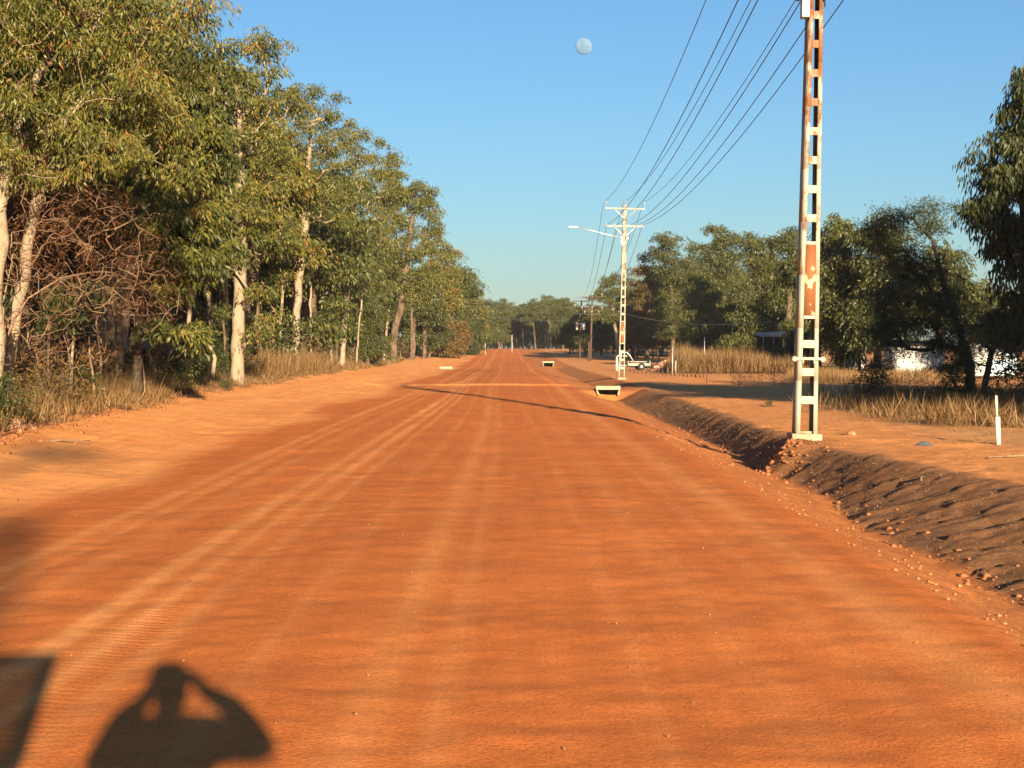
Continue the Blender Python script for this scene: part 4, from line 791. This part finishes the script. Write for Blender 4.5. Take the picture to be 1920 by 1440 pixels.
yy = 12 + 36 * g.random(240) ** 1.3; bt = np.interp(yy, YB, BOT); stones('ditch_rubble', (bt + g.normal(size=240) * .2 - .03, yy, .3 + 1.5 * g.random(240) ** 3), g, 'stones and clods lining the ditch bottom', CLOD, .03)
yy = 8 + 40 * g.random(600) ** 1.4; stones('gravel', (3.0 + np.abs(g.normal(size=600)) * .75 - .05, yy, .25 + 1.1 * g.random(600) ** 3), g, 'small gravel scattered on the road shoulder by the ditch', CLODS, .017)
yy = 6 + 24 * g.random(500) ** 1.4; stones('gravel', (-5 + 8 * g.random(500), yy, .3 + .8 * g.random(500) ** 3), g, 'fine gravel on the red road surface', CLODS, .008)
yy = 29.3 + g.normal(size=90) * .5; stones('dirt_clods', (4.85 + g.normal(size=90) * .32, yy, g.uniform(.3, 1.5, 90)), g, 'brown dirt clods heaped below the near pole footing', CLOD, .045)
yy = 24 + 40 * g.random(420) ** 1.5; stones('dirt_clods', (edge_l(yy) + .3 + g.normal(size=420) * .4, yy, g.uniform(.3, 1.6, 420)), g, 'orange dirt clods along the left windrow', CLOD, .04)
HAZE = 0.00009
# ------------------------------------------------------------------ culverts
MOUTH_SHADE = plain('culvert_shade', (.002, .0015, .001), (.004, .003, .002), 1.0, 5, 0)
def culvert(px, py, wid, label, d, h=.42):
    """Concrete box culvert end facing the camera."""
    zz = 1.6 - (py - HY) * d / F; x = (px - HX) / F * d
    o = empty('culvert', (x, d, zz)); tag(o, label, 'culvert', 'concrete culverts'); hw = wid / F * d / 2
    b = MB(); b.box(-hw, hw, -.16, .14, h - .17, h, .012); b.build('headwall', CONCW, o)
    b = MB(); b.hexa([(-hw, -.1, h - .17), (-hw * .86, -.1, h - .17), (-hw * .86, .1, h - .17), (-hw, .1, h - .17), (-hw * .86, -.45, -.05), (-hw * .72, -.45, -.05), (-hw * .72, .1, -.05), (-hw * .86, .1, -.05)])
    b.build('wing_wall', CONCW, o)
    b = MB(); b.hexa([(hw * .86, -.1, h - .17), (hw, -.1, h - .17), (hw, .1, h - .17), (hw * .86, .1, h - .17), (hw * .72, -.45, -.05), (hw * .86, -.45, -.05), (hw * .86, .1, -.05), (hw * .72, .1, -.05)])
    b.build('wing_wall', CONCW, o)
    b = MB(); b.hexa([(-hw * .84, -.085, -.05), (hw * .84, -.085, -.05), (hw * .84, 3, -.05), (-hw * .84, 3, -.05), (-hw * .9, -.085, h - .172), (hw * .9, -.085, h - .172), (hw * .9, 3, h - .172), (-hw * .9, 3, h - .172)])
    b.build('shade_block', MOUTH_SHADE, o); return o  # solid near-black block stands in for the shade inside the opening
culvert(1140, 738, 46, 'pale concrete culvert mouth under the crossing, in front of the lamp pole', 74.8, .34)
culvert(1028, 686, 22, 'small white concrete culvert frame at the far right road edge', 188, .5)
x = (836 - HX) / F * 166; o = empty('concrete_slab', (x, 166, gz1(x, 166))); tag(o, 'pale concrete slab lying on the left verge below the rusty bush', 'slab')
b = MB(); b.box(-.62, .62, -.25, .5, -.1, .24, .03); b.build('slab', CONCW, o); MB().box(-.3, .68, -.42, -.27, -.1, .10, .02).build('kerb_piece', CONCW, o)

# ------------------------------------------------------------------ marker post, pegs, fence, small things
x, yy = 8.49, 29.4; o = empty('marker_post', (x, yy, gz1(x, yy))); o.rotation_euler = (0, R(-2.5), 0); tag(o, 'thin white marker post leaning left in the straw by the right photo edge', 'post')
b = MB(); b.hexa([(-.032, -.02, -.2), (.032, -.02, -.2), (.032, .02, -.2), (-.032, .02, -.2), (-.045, -.02, .48), (.04, -.02, .48), (.04, .02, .48), (-.045, .02, .48)]); b.build('stake', WHITE, o)
b = MB(); b.box(-.034, .0, -.024, .0, .481, .85); b.build('upright', WHITE, o); b = MB(); b.box(.001, .016, -.022, .0, .481, .84); b.build('timber_strip', BARK, o)
PEG = plain('rusty_iron', (.05, .028, .018), (.09, .05, .03), .9, 12)
first = None
for k in range(19):
    px = 1181 + 7.7 * k; py = 697.5 + 9.0 * (k / 18) ** .8; d = 1.55 * F / (py - HY); d = min(d, 136); x = (px - HX) / F * d
    if first is None: first = mesh('peg', *(lambda b: (np.vstack(b.v), b.q, b.t))(MB().tube([(0, 0, -.1), (.01, 0, .15), (.0, 0, .36)], [.05, .05, .04], 6)), PEG); tag(first, 'short rusty peg in the row along the far edge of the cleared ground', 'peg', 'row of short pegs'); o = first
    else: o = first.copy(); col.objects.link(o)
    o.location = (x, d, gz1(x, d)); o.rotation_euler = (0, R(6 * math.sin(k * 2.3)), 0)
    if k == 18: x_last, d_last = x, d
x = (1325 - HX) / F * 88; o = MB().tube([(0, 0, -.2), (.02, 0, .35), (.0, 0, .72)], [.03, .028, .022], 6).build('stake', PEG, None, (x, 88, gz1(x, 88))); tag(o, 'single dark upright stake at the right end of the peg row', 'stake')
def fence_post(px, yy, h, label, r=.03, m=GALV):
    x = (px - HX) / F * yy; o = MB().tube([(0, 0, -.2), (0, 0, h)], r, 6).build('fence_post', m, None, (x, yy, gz1(x, yy))); return tag(o, label, 'post', 'thin posts on the right')
fence_post(1261, 126, 1.95, 'grey steel fence post left of the tall golden grass', .035); fence_post(1267, 127, 1.0, 'short pale post at the left end of the golden grass', .05, CONCW); fence_post(1321, 150, 2.9, 'thin pale fence post rising out of the golden grass', .03)
for z in (1.55, 1.85): wire('fence_wire', ((1190 - HX) / F * 150, 150, z), ((1322 - HX) / F * 150, 150, z + .02), .05, .006, ('lower' if z < 1.7 else 'upper') + ' fence wire in front of the dark trees behind the trailer', 'wire', 'fence wires', WIREM, 8)
fence_post(910, 300, 2.2, 'white post at the left end of the far road', .06, WHITE); fence_post(960, 330, 3.4, 'thin white trunk like post in the middle at the far end of the road', .07, WHITE)
fence_post(1104, 220, 2.6, 'dark strut post beside the farther timber pole', .09, WOOD)
x = (1157 - HX) / F * 150; o = MB().hexa([(-.12, -.05, -.1), (.12, -.05, -.1), (.12, .05, -.1), (-.12, .05, -.1), (-.1, -.05, 1.15), (.04, -.05, 1.25), (.04, .05, 1.25), (-.1, .05, 1.15)]).build('guide_post', WHITE, None, (x, 150, gz1(x, 150))); tag(o, 'white board guide post just left of the lamp pole foot', 'post')
# crumpled blue-grey plastic on the cleared ground
g = rg_(500); x, yy = 7.15, 29.2; n = 7; u = np.linspace(-1, 1, n); X, Y = np.meshgrid(u, u); rr = np.hypot(X, Y)
v = np.stack([X * .15 * (1 + .3 * g.normal(size=X.shape) * .5), Y * .10, .08 * np.clip(1.1 - rr, 0, 1) + .03 * g.random(X.shape)], -1).reshape(-1, 3); i = (np.arange(n - 1)[:, None] * n + np.arange(n - 1)).ravel()
o = mesh('plastic_rag', v, np.stack([i, i + 1, i + n + 1, i + n], 1), None, RAG, None, (x, yy, gz1(x, yy) - .005), smooth=True); tag(o, 'crumpled blue-grey plastic rag on the orange ground left of the marker post', 'rag')
for x, yy, l, rz, lb in ((8.0, 25.6, 1.6, .12, 'long thin pale stick lying on the ground below the marker post'), (-7.1, 27.5, .8, .5, 'short stick on the sand at the left thicket'), (5.55, 22.6, .7, 1.2, 'bent root sticking out of the scraped bank')):
    o = MB().tube([(-l / 2, 0, .03), (-l * .1, .05, .05), (l / 2, 0, .03)], [.012, .018, .008], 5).build('stick', DEAD, None, (x, yy, gz1(x, yy))); o.rotation_euler = (0, 0, rz); tag(o, lb, 'stick', 'sticks on the ground')
# boulder at the left edge
def rock(x, yy, r, m, label, name='boulder', seed=1, sq=.8):
    g = rg_(seed); bm = bmesh.new(); bmesh.ops.create_icosphere(bm, subdivisions=3, radius=r)
    P = np.array([q.co[:] for q in bm.verts]); nn = fbm(P[:, 0] / r * 1.1 + seed, P[:, 1] / r * 1.1 + P[:, 2] / r, seed) - .5
    for q, k in zip(bm.verts, nn): q.co = q.co * (1 + .55 * k); q.co.z *= sq
    me = bpy.data.meshes.new(name); bm.to_mesh(me); bm.free(); me.materials.append(m); o = bpy.data.objects.new(name, me); col.objects.link(o); o.location = (x, yy, gz1(x, yy) + r * .15); return tag(o, label, 'rock')
rock((26 - HX) / F * 28.4, 28.4, .19, BRICKR, 'rounded orange clay boulder at the left photo edge by the glossy shrub', 'boulder', 5)
rock((1598 - HX) / F * 33, 33, .09, STONE, 'pale stone in the straw behind the plastic rag', 'stone', 6)
x = (1248 - HX) / F * 150; o = empty('rubble_heap', (x, 150, gz1(x, 150))); tag(o, 'orange heap of soil and broken bricks behind the peg row', 'heap')
n = 15; u = np.linspace(-1, 1, n); X, Y = np.meshgrid(u, u); hgt = 1.0 * np.clip(1 - (X ** 2 + Y ** 2), 0, 1) * (.5 + fbm(X * 2 + 4, Y * 2, 8)); v = np.stack([X * 1.9 + .4, Y * 1.4, hgt - .05], -1).reshape(-1, 3); i = (np.arange(n - 1)[:, None] * n + np.arange(n - 1)).ravel()
mesh('soil_mound', v, np.stack([i, i + 1, i + n + 1, i + n], 1), None, BRICKR, o, smooth=True)
for k in range(5):
    b = MB(); b.box(-.22, .22, -.12, .12, -.09, .09, .02); q = b.build('broken_brick', plain('brick_%d' % k, (.42, .2, .12), (.6, .4, .28), .9, 8) if k == 0 else bpy.data.materials['brick_0'], o, (-.9 + .42 * k, -.8 + .1 * (k % 2), .34 + .2 * (k % 3))); q.rotation_euler = (.3 * k, .2 * k, .7 * k)

# ------------------------------------------------------------------ trailer behind the lamp pole
yy = 152; x = (1196 - HX) / F * yy; o = empty('box_trailer', (x, yy, gz1(x, yy)), R(6)); tag(o, 'old cream box trailer with a bent tube hoop parked right of the lamp pole', 'trailer')
b = MB(); b.box(-.95, .95, -.6, .6, .40, .46); b.build('tray_floor', WOOD, o)
MB().box(-.95, .95, -.66, -.60, .40, .62, .02).build('side_panel', CREAM, o); MB().box(-.95, .95, .60, .66, .40, .80, .02).build('side_panel', CREAM, o)
MB().box(.95, 1.02, -.66, .66, .40, .86, .02).build('tail_gate', CREAM, o); MB().box(-1.02, -.95, -.66, .66, .40, .82, .02).build('front_panel', CREAM, o)
MB().tube([(-1.6, -.3, .5), (-1.55, -.3, 1.55), (-1.05, -.3, 1.6), (-.75, -.3, 1.3), (-.35, -.3, .62)], .05, 8).build('tube_hoop', GALV, o, smooth=True)
MB().tube([(-.98, -.2, .42), (-2.1, 0, .42)], .05, 6).build('drawbar', GALV, o); MB().box(-.8, .7, -.45, .3, .46, .74, .03).build('load', WOOD, o)
for s in (-1, 1):
    wh = MB().lathe([(.12, -.09), (.30, -.09), (.33, -.05), (.33, .05), (.30, .09), (.12, .09)], (0.2, s * .72, .33), 18, 'y').build('wheel', RUBBER, o, smooth=True); MB().lathe([(0, -.07), (.17, -.07), (.19, .0), (.17, .07), (0, .07)], (.2, s * .72, .33), 14, 'y').build('rim', WHITE, wh)

# ------------------------------------------------------------------ buildings on the right
yy = 112; xa, xb = (1682 - HX) / F * yy, (1772 - HX) / F * yy; zg = gz1(26, yy); o = empty('white_shed', ((xa + xb) / 2, yy, zg)); tag(o, 'low white sheet metal shed behind the leaning dark wattle', 'shed'); hw = (xb - xa) / 2
def corr(x0, x1, z0, z1, y0=0.0):
    b = MB(); n = int((x1 - x0) / .1); xs = np.linspace(x0, x1, n + 1)
    v = np.array([(q, y0 + .02 * math.sin(k * math.pi / 2), z) for k, q in enumerate(xs) for z in (z0, z1)]); b.add(v, [(2 * k, 2 * k + 2, 2 * k + 3, 2 * k + 1) for k in range(n)]); return b
corr(-hw, hw, 0, 2.0).build('front_wall', WSHEET, o)
MB().box(-hw, -hw + .06, .03, 3.6, 0, 1.98).build('side_wall', WSHEET, o); MB().box(hw - .06, hw, .03, 3.6, 0, 1.98).build('side_wall', WSHEET, o); MB().box(-hw, hw, 3.6, 3.66, 0, 1.98).build('back_wall', WSHEET, o)
MB().hexa([(-hw - .15, -.2, 2.02), (hw + .15, -.2, 2.02), (hw + .15, 3.9, 2.35), (-hw - .15, 3.9, 2.35), (-hw - .15, -.2, 2.07), (hw + .15, -.2, 2.07), (hw + .15, 3.9, 2.40), (-hw - .15, 3.9, 2.40)]).build('roof', BARKD, o)
dr = MB().box(-hw + 1.25, -hw + 1.34, -.055, -.025, 0, 1.99).build('door', WSHEET, o); MB().box(-hw + 1.5, -hw + 1.62, -.08, -.03, .95, 1.0).build('handle', BLACK, dr)
yy = 118; xa, xb = (1828 - HX) / F * yy, (1908 - HX) / F * yy; hw = (xb - xa) / 2; o = empty('site_hut', ((xa + xb) / 2, yy, gz1(30, yy))); tag(o, 'white hut with pale blue panels at the right photo edge, behind bent trunks', 'hut')
corr(-hw, -hw * .35, 0, 2.2).build('front_wall', WSHEET, o); corr(-hw * .34, hw, 0, 2.2).build('blue_wall', BSHEET, o); MB().box(-hw, hw, .03, 3, 0, 2.18).build('back_wall', WSHEET, o)
MB().box(-hw - .1, hw + .1, -.1, 3.1, 2.2, 2.28).build('roof', BARKD, o)
for q in (-.2, .12): wf = MB().box(hw * q, hw * q + .5, -.06, -.025, 1.1, 1.8, .01).build('window_frame', WHITE, o); MB().box(hw * q + .05, hw * q + .45, -.07, -.055, 1.15, 1.75).build('pane', GREYC, wf)
yy = 147; x = (1452 - HX) / F * yy; o = empty('house', (x, yy, gz1(x, yy))); tag(o, 'half hidden house with a pale flat roof left of the near pole', 'house'); o.scale = (.72, .8, .95)
MB().hexa([(-1.6, -.4, 3.05), (1.5, -.4, 3.12), (1.5, 4, 3.35), (-1.6, 4, 3.3), (-1.6, -.4, 3.3), (1.5, -.4, 3.55), (1.5, 4, 3.62), (-1.6, 4, 3.5)]).build('roof', WHITE, o)
MB().box(-1.5, 1.4, 2.2, 4.0, 0, 3.1).build('wall', BARKD, o); MB().box(-.6, 1.45, -.3, -.2, 0, 1.35, .01).build('low_wall', WSHEET, o)
for px in (-1.35, -.1, 1.25): MB().tube([(px, -.15, 0), (px, -.15, 3.12)], .045, 6).build('veranda_post', GALV, o)
MB().box(-1.4, 1.3, -.2, -.12, 2.0, 2.06).build('beam', GALV, o)
yy = 140; x = (1603 - HX) / F * yy; o = empty('water_tank', (x, yy, gz1(x, yy))); tag(o, 'small white rounded tank peeking out between the dark trunks right of the near pole', 'tank')
MB().lathe([(0, 0), (.8, 0), (.82, .3), (.78, .6), (.82, .9), (.75, 1.3), (.5, 1.55), (0, 1.6)], (0, 0, 0), 20).build('tank_body', WHITE, o, smooth=True); MB().lathe([(0, 1.58), (.2, 1.58), (.2, 1.68), (0, 1.7)], (0, 0, 0), 12).build('lid', GREYC, o)
# something pale in the left forest gap: a low shed roof
yy = 95; x = (262 - HX) / F * yy; o = empty('forest_shed', (x, yy, gz1(x, yy))); tag(o, 'low shed with a pale tin roof glimpsed through the left forest gap', 'shed')
MB().hexa([(-3, -.2, 1.3), (3, -.2, 1.3), (3, 3, 1.75), (-3, 3, 1.75), (-3, -.2, 1.36), (3, -.2, 1.36), (3, 3, 1.81), (-3, 3, 1.81)]).build('roof', GALV, o); MB().box(-2.8, 2.8, 0, 2.8, 0, 1.29).build('wall', BARKD, o)

# ------------------------------------------------------------------ photographer and parked car: behind the lens, known only by their shadows
Hd = np.array([math.sin(-R(11.4)), math.cos(R(11.4))]); Rt = np.array([Hd[1], -Hd[0]])
def body_pt(lat, u, y):                   # offsets seen along the sunbeam through the lens -> point
    x = (lat - Rt[1] * y) / Rt[0]; dh = Hd[0] * x + Hd[1] * y
    return np.array([x, y, 1.6 + (u - math.sin(SUN_EL) * dh) / math.cos(SUN_EL)])
SKIN_ = plain('skin', (.40, .22, .14), (.46, .26, .17), .55, 8); SHIRT = plain('shirt_cloth', (.10, .14, .20), (.14, .18, .25), .9, 9); SHORT = plain('shorts_cloth', (.10, .09, .07), (.15, .13, .10), .9, 9); HAIR = plain('hair', (.03, .02, .015), (.06, .04, .03), .7, 30)
def skin(name, nodes, edges, mats, parent=None, levels=2):
    me = bpy.data.meshes.new(name); me.from_pydata([tuple(p) for p, r in nodes], edges, []); o = bpy.data.objects.new(name, me); col.objects.link(o)
    sk = o.modifiers.new('Skin', 'SKIN'); sl = me.skin_vertices[0]
    for k, (p, r) in enumerate(nodes): sl.data[k].radius = (r, r) if np.isscalar(r) else r
    sl.data[0].use_root = True; sk.use_smooth_shade = True
    sb = o.modifiers.new('Subsurf', 'SUBSURF'); sb.levels = sb.render_levels = levels
    me.materials.append(mats)
    if parent: o.parent = parent
    return o
PY = -.30
def bp(lat, u, y=PY): return body_pt(lat + .02, u, y)
pel = bp(.02, -.70); nodes = [(pel, (.17, .13))]; E_ = []
def addn(p, r, j): nodes.append((np.asarray(p), r)); E_.append((j, len(nodes) - 1)); return len(nodes) - 1
w_ = addn(bp(.015, -.52), (.165, .12), 0); c_ = addn(bp(.01, -.36), (.21, .13), w_); s_ = addn(bp(.01, -.225), (.20, .10), c_); n_ = addn(bp(.005, -.12), .058, s_); h0 = addn(bp(.01, -.035, PY + .03), (.085, .09), n_); h1 = addn(bp(.012, .035, PY + .03), (.092, .10), h0); h2 = addn(bp(.012, .085, PY + .01), (.06, .07), h1)
for sg, el, ha in ((1, (.40, -.255), (.135, .035)), (-1, (-.285, -.30), (-.085, -.01))):
    sh = addn(bp(sg * .17, -.20), .09, s_); up = addn(bp((sg * .19 + el[0]) / 2, (-.20 + el[1]) / 2, PY + .08), .085, sh); eb = addn(bp(el[0], el[1], PY + .14), .062, up)
    fa = addn(bp((el[0] + ha[0]) / 2 + sg * .015, (el[1] + ha[1]) / 2 + .03, PY + .19), .064, eb); wr = addn(bp(ha[0] + sg * .02, ha[1] - .035, -.085), .040, fa); pm = addn(bp(ha[0], ha[1] + .012, -.06), (.05, .035), wr)
    for k in range(4):                    # fingers curl round the phone
        a = np.array(nodes[pm][0]); f1_ = addn(a + (sg * (.012 - .002 * k), .002, .028 - .018 * k), .010, pm); f2_ = addn(a + (-sg * .018, .022, .032 - .019 * k), .009, f1_); addn(a + (-sg * .042, .020, .030 - .018 * k), .008, f2_)
    t1 = addn(a + (-sg * .012, -.022, .03), .012, pm); addn(a + (-sg * .04, -.028, .034), .010, t1)
for sg in (-1, 1):
    hp = addn(pel + (sg * .10, 0, -.06), .10, 0); kn = addn(pel + (sg * .12, .02, -.43), .066, hp); ca = addn(pel + (sg * .125, -.02, -.60), .056, kn); zf = gz1(pel[0], pel[1]); an = addn((pel[0] + sg * .13, pel[1] - .03, zf + .09), .042, ca); addn((pel[0] + sg * .15, pel[1] + .13, zf + .045), (.04, .05), an)
o = empty('person', (pel[0], pel[1], gz1(pel[0], pel[1]))); tag(o, 'photographer standing with elbows raised, seen only by the shadow on the road', 'person')
inv = -np.array([pel[0], pel[1], gz1(pel[0], pel[1])])
nodes = [(p + inv, r) for p, r in nodes]; bd = skin('body', nodes, E_, SKIN_, o)
# clothing as slightly larger skins over torso, sleeves and thighs
def sub(ids, grow_):
    return [(nodes[i][0], tuple(np.array(nodes[i][1] if not np.isscalar(nodes[i][1]) else (nodes[i][1],) * 2) + grow_)) for i in ids]
ids = [0, w_, c_, s_]; nn_ = sub(ids, .014); ee = [(0, 1), (1, 2), (2, 3)]
arm_first = [h2 + 1]; stride = (len(nodes) - 10 - (h2 + 1)) // 2
for k in range(2):
    a0 = h2 + 1 + k * stride; nn_ += sub([a0, a0 + 1], .014); ee += [(3, len(nn_) - 2), (len(nn_) - 2, len(nn_) - 1)]
skin('shirt', nn_, ee, SHIRT, o)
l0 = len(nodes) - 10; nn_ = sub([0, l0, l0 + 1, l0 + 5, l0 + 6], .016); skin('shorts', nn_, [(0, 1), (1, 2), (0, 3), (3, 4)], SHORT, o)
hc = nodes[h1][0]; b = MB(); b.lathe([(.098, -.01), (.104, .035), (.09, .075), (.055, .105), (0, .118)], tuple(hc + (0, -.012, .0)), 16); b.build('hair', HAIR, o, smooth=True)
fc = hc + np.array([0, .085, -.02])
b = MB(); b.hexa([(fc[0] - .016, fc[1] + .0, fc[2] - .03), (fc[0] + .016, fc[1], fc[2] - .03), (fc[0] + .012, fc[1] + .035, fc[2] - .028), (fc[0] - .012, fc[1] + .035, fc[2] - .028), (fc[0] - .008, fc[1], fc[2] + .02), (fc[0] + .008, fc[1], fc[2] + .02), (fc[0] + .005, fc[1] + .012, fc[2] + .018), (fc[0] - .005, fc[1] + .012, fc[2] + .018)]); b.build('nose', SKIN_, o, smooth=True)
for sg in (-1, 1):
    MB().lathe([(0, -.012), (.012, 0), (0, .012)], tuple(fc + (sg * .032, .005, .022)), 10, 'y').build('eye', BLACK, o, smooth=True); MB().lathe([(0, -.008), (.03, 0), (0, .008)], tuple(hc + (sg * .088, .0, -.01)), 10, 'x').build('ear', SKIN_, o, smooth=True)
MB().box(fc[0] - .025, fc[0] + .025, fc[1] - .005, fc[1] + .012, fc[2] - .062, fc[2] - .05, .003).build('mouth', BRICKR, o)
o = empty('smartphone', (.045, -.045, 1.6)); tag(o, 'dark smartphone held up in both hands', 'phone'); MB().box(-.078, .078, -.005, .004, -.037, .037, .003).build('case', BLACK, o); MB().lathe([(0, 0), (.007, 0), (.007, .006), (0, .006)], (-.045, .003, 0), 12, 'y').build('camera_lens', GREYC, o)

# parked four-wheel drive with its driver's door open
def shadow_src(px, py, y):               # where the thing that shades this pixel of the road stands, at depth y
    d = np.array([(px - HX) / F, 1.0, -(py - HY) / F]); p = CAM + d * (-1.6 / d[2]); t_ = (y - p[1]) / S[1]; return p + S * t_
Y0 = -.42; c1 = shadow_src(107, 1226, Y0); DX = c1[0]; HXx = DX - 1.02; ZT = c1[2]
CARP = plain('white_car_paint', (.66, .65, .62), (.72, .71, .68), .3, 2, .5)
mg, t, b = M('tinted_glass', .05, .5); tr = t.nodes.new('ShaderNodeBsdfTransparent'); tr.inputs[0].default_value = (.34, .32, .28, 1); mx = t.nodes.new('ShaderNodeMixShader'); mx.inputs[0].default_value = .08; b.inputs['Base Color'].default_value = (.02, .02, .02, 1)
t.links.new(tr.outputs[0], mx.inputs[1]); t.links.new(b.outputs[0], mx.inputs[2]); t.links.new(mx.outputs[0], t.nodes['Material Output'].inputs[0])
zg = gz1(HXx - .9, -2); o = empty('four_wheel_drive', (HXx - .92, -2.0, zg)); tag(o, 'white four-wheel drive with an open door, known by the window shadow at bottom left', 'car')
ox, oy = -(HXx - .92), 2.0
b = MB()   # lower body from profile slices along y (front is +y)
b.box(-.92, .92, -2.3, 2.6, .45, 1.05, .08); b.box(-.86, .86, 1.25, 2.55, 1.04, 1.16, .05); b.box(-.95, .95, 2.5, 2.72, .42, .72, .06); b.box(-.95, .95, -2.45, -2.25, .42, .75, .06); b.build('body', CARP, o)
zr = ZT - zg
b = MB(); b.box(-.78, .78, -2.2, .55, zr - .06, zr + .05, .04); b.build('roof', CARP, o)
for sx in (-1, 1):
    for y0, y1, zz in ((1.25, .6, 1.05), (-.1, -.1, 1.05), (-1.1, -1.1, 1.05), (-2.2, -2.12, 1.05)): MB().tube([(sx * .88, y0, 1.0), (sx * .76, y1, zr - .03)], .04, 6).build('pillar', CARP, o)
    for y0, y1 in ((-1.05, -.15), (-2.1, -1.15)) + (((0.0, .9),) if sx < 0 else ()): MB().hexa([(sx * .87, y0, 1.05), (sx * .87, y1, 1.05), (sx * .86, y1, 1.05), (sx * .86, y0, 1.05), (sx * .775, y0, zr - .06), (sx * .775, y1 - .1, zr - .06), (sx * .765, y1 - .1, zr - .06), (sx * .765, y0, zr - .06)]).build('side_window', mg, o)
    for yw in (1.7, -1.5):
        wh = MB().lathe([(.2, -.12), (.36, -.12), (.385, -.08), (.385, .08), (.36, .12), (.2, .12)], (sx * .84, yw, .385), 22, 'x').build('wheel', RUBBER, o, smooth=True); MB().lathe([(0, -.1), (.2, -.1), (.22, 0), (.2, .1), (0, .1)], (sx * .84, yw, .385), 16, 'x').build('rim', GALV, wh)
    MB().lathe([(0, 0), (.1, 0), (.1, .05), (0, .07)], (sx * .68, 2.56, .88), 14, 'y').build('headlight', GALV, o); MB().box(sx * .8 - .08, sx * .8 + .08, -2.34, -2.29, .8, 1.0, .01).build('tail_light', BRICKR, o)
MB().hexa([(-.84, 1.22, 1.1), (.84, 1.22, 1.1), (.84, 1.2, 1.1), (-.84, 1.2, 1.1), (-.74, .6, zr - .05), (.74, .6, zr - .05), (.74, .58, zr - .05), (-.74, .58, zr - .05)]).build('windscreen', mg, o)
MB().box(-.5, .5, 2.56, 2.62, .78, .98, .01).build('grille', BLACK, o)
# the open door, standing square to the car
dx0, dx1 = HXx + ox, DX + ox; dy = Y0 + oy
sill = shadow_src(60, 1424, Y0)[2] - zg
b = MB(); b.box(dx0, dx1 - .01, dy - .06, dy + .06, .5, sill, .03); dr = b.build('door', CARP, o)
b = MB(); b.box(dx1 - .075, dx1, dy - .03, dy + .03, sill - .02, zr - .055, .01); b.box(dx0 + .25, dx1, dy - .03, dy + .03, zr - .055, zr, .01); b.tube([(dx0 + .02, dy, sill), (dx0 + .28, dy, zr - .03)], .03, 6); b.build('window_frame', BLACK, dr)
MB().hexa([(dx0 + .05, dy - .004, sill - .01), (dx1 - .07, dy - .004, sill - .01), (dx1 - .07, dy + .004, sill - .01), (dx0 + .05, dy + .004, sill - .01), (dx0 + .28, dy - .004, zr - .054), (dx1 - .07, dy - .004, zr - .054), (dx1 - .07, dy + .004, zr - .054), (dx0 + .28, dy + .004, zr - .054)]).build('window', mg, dr)
MB().box(dx1 - .22, dx1 - .08, dy + .06, dy + .09, sill - .16, sill - .12, .008).build('handle', BLACK, dr)
# ------------------------------------------------------------------ dusty evening air
m = bpy.data.materials.new('dusty_air'); m.use_nodes = True; t = m.node_tree; t.nodes.clear(); out = t.nodes.new('ShaderNodeOutputMaterial'); pv = t.nodes.new('ShaderNodeVolumePrincipled')
pv.inputs['Color'].default_value = (.80, .88, 1.0, 1); pv.inputs['Density'].default_value = HAZE; pv.inputs['Anisotropy'].default_value = 0.0; t.links.new(pv.outputs[0], out.inputs['Volume'])
hz = MB().box(-900, 900, -150, 1500, -3.0, 26.0).build('haze', m); tag(hz, 'thin dusty air over the road', None, None, 'stuff')
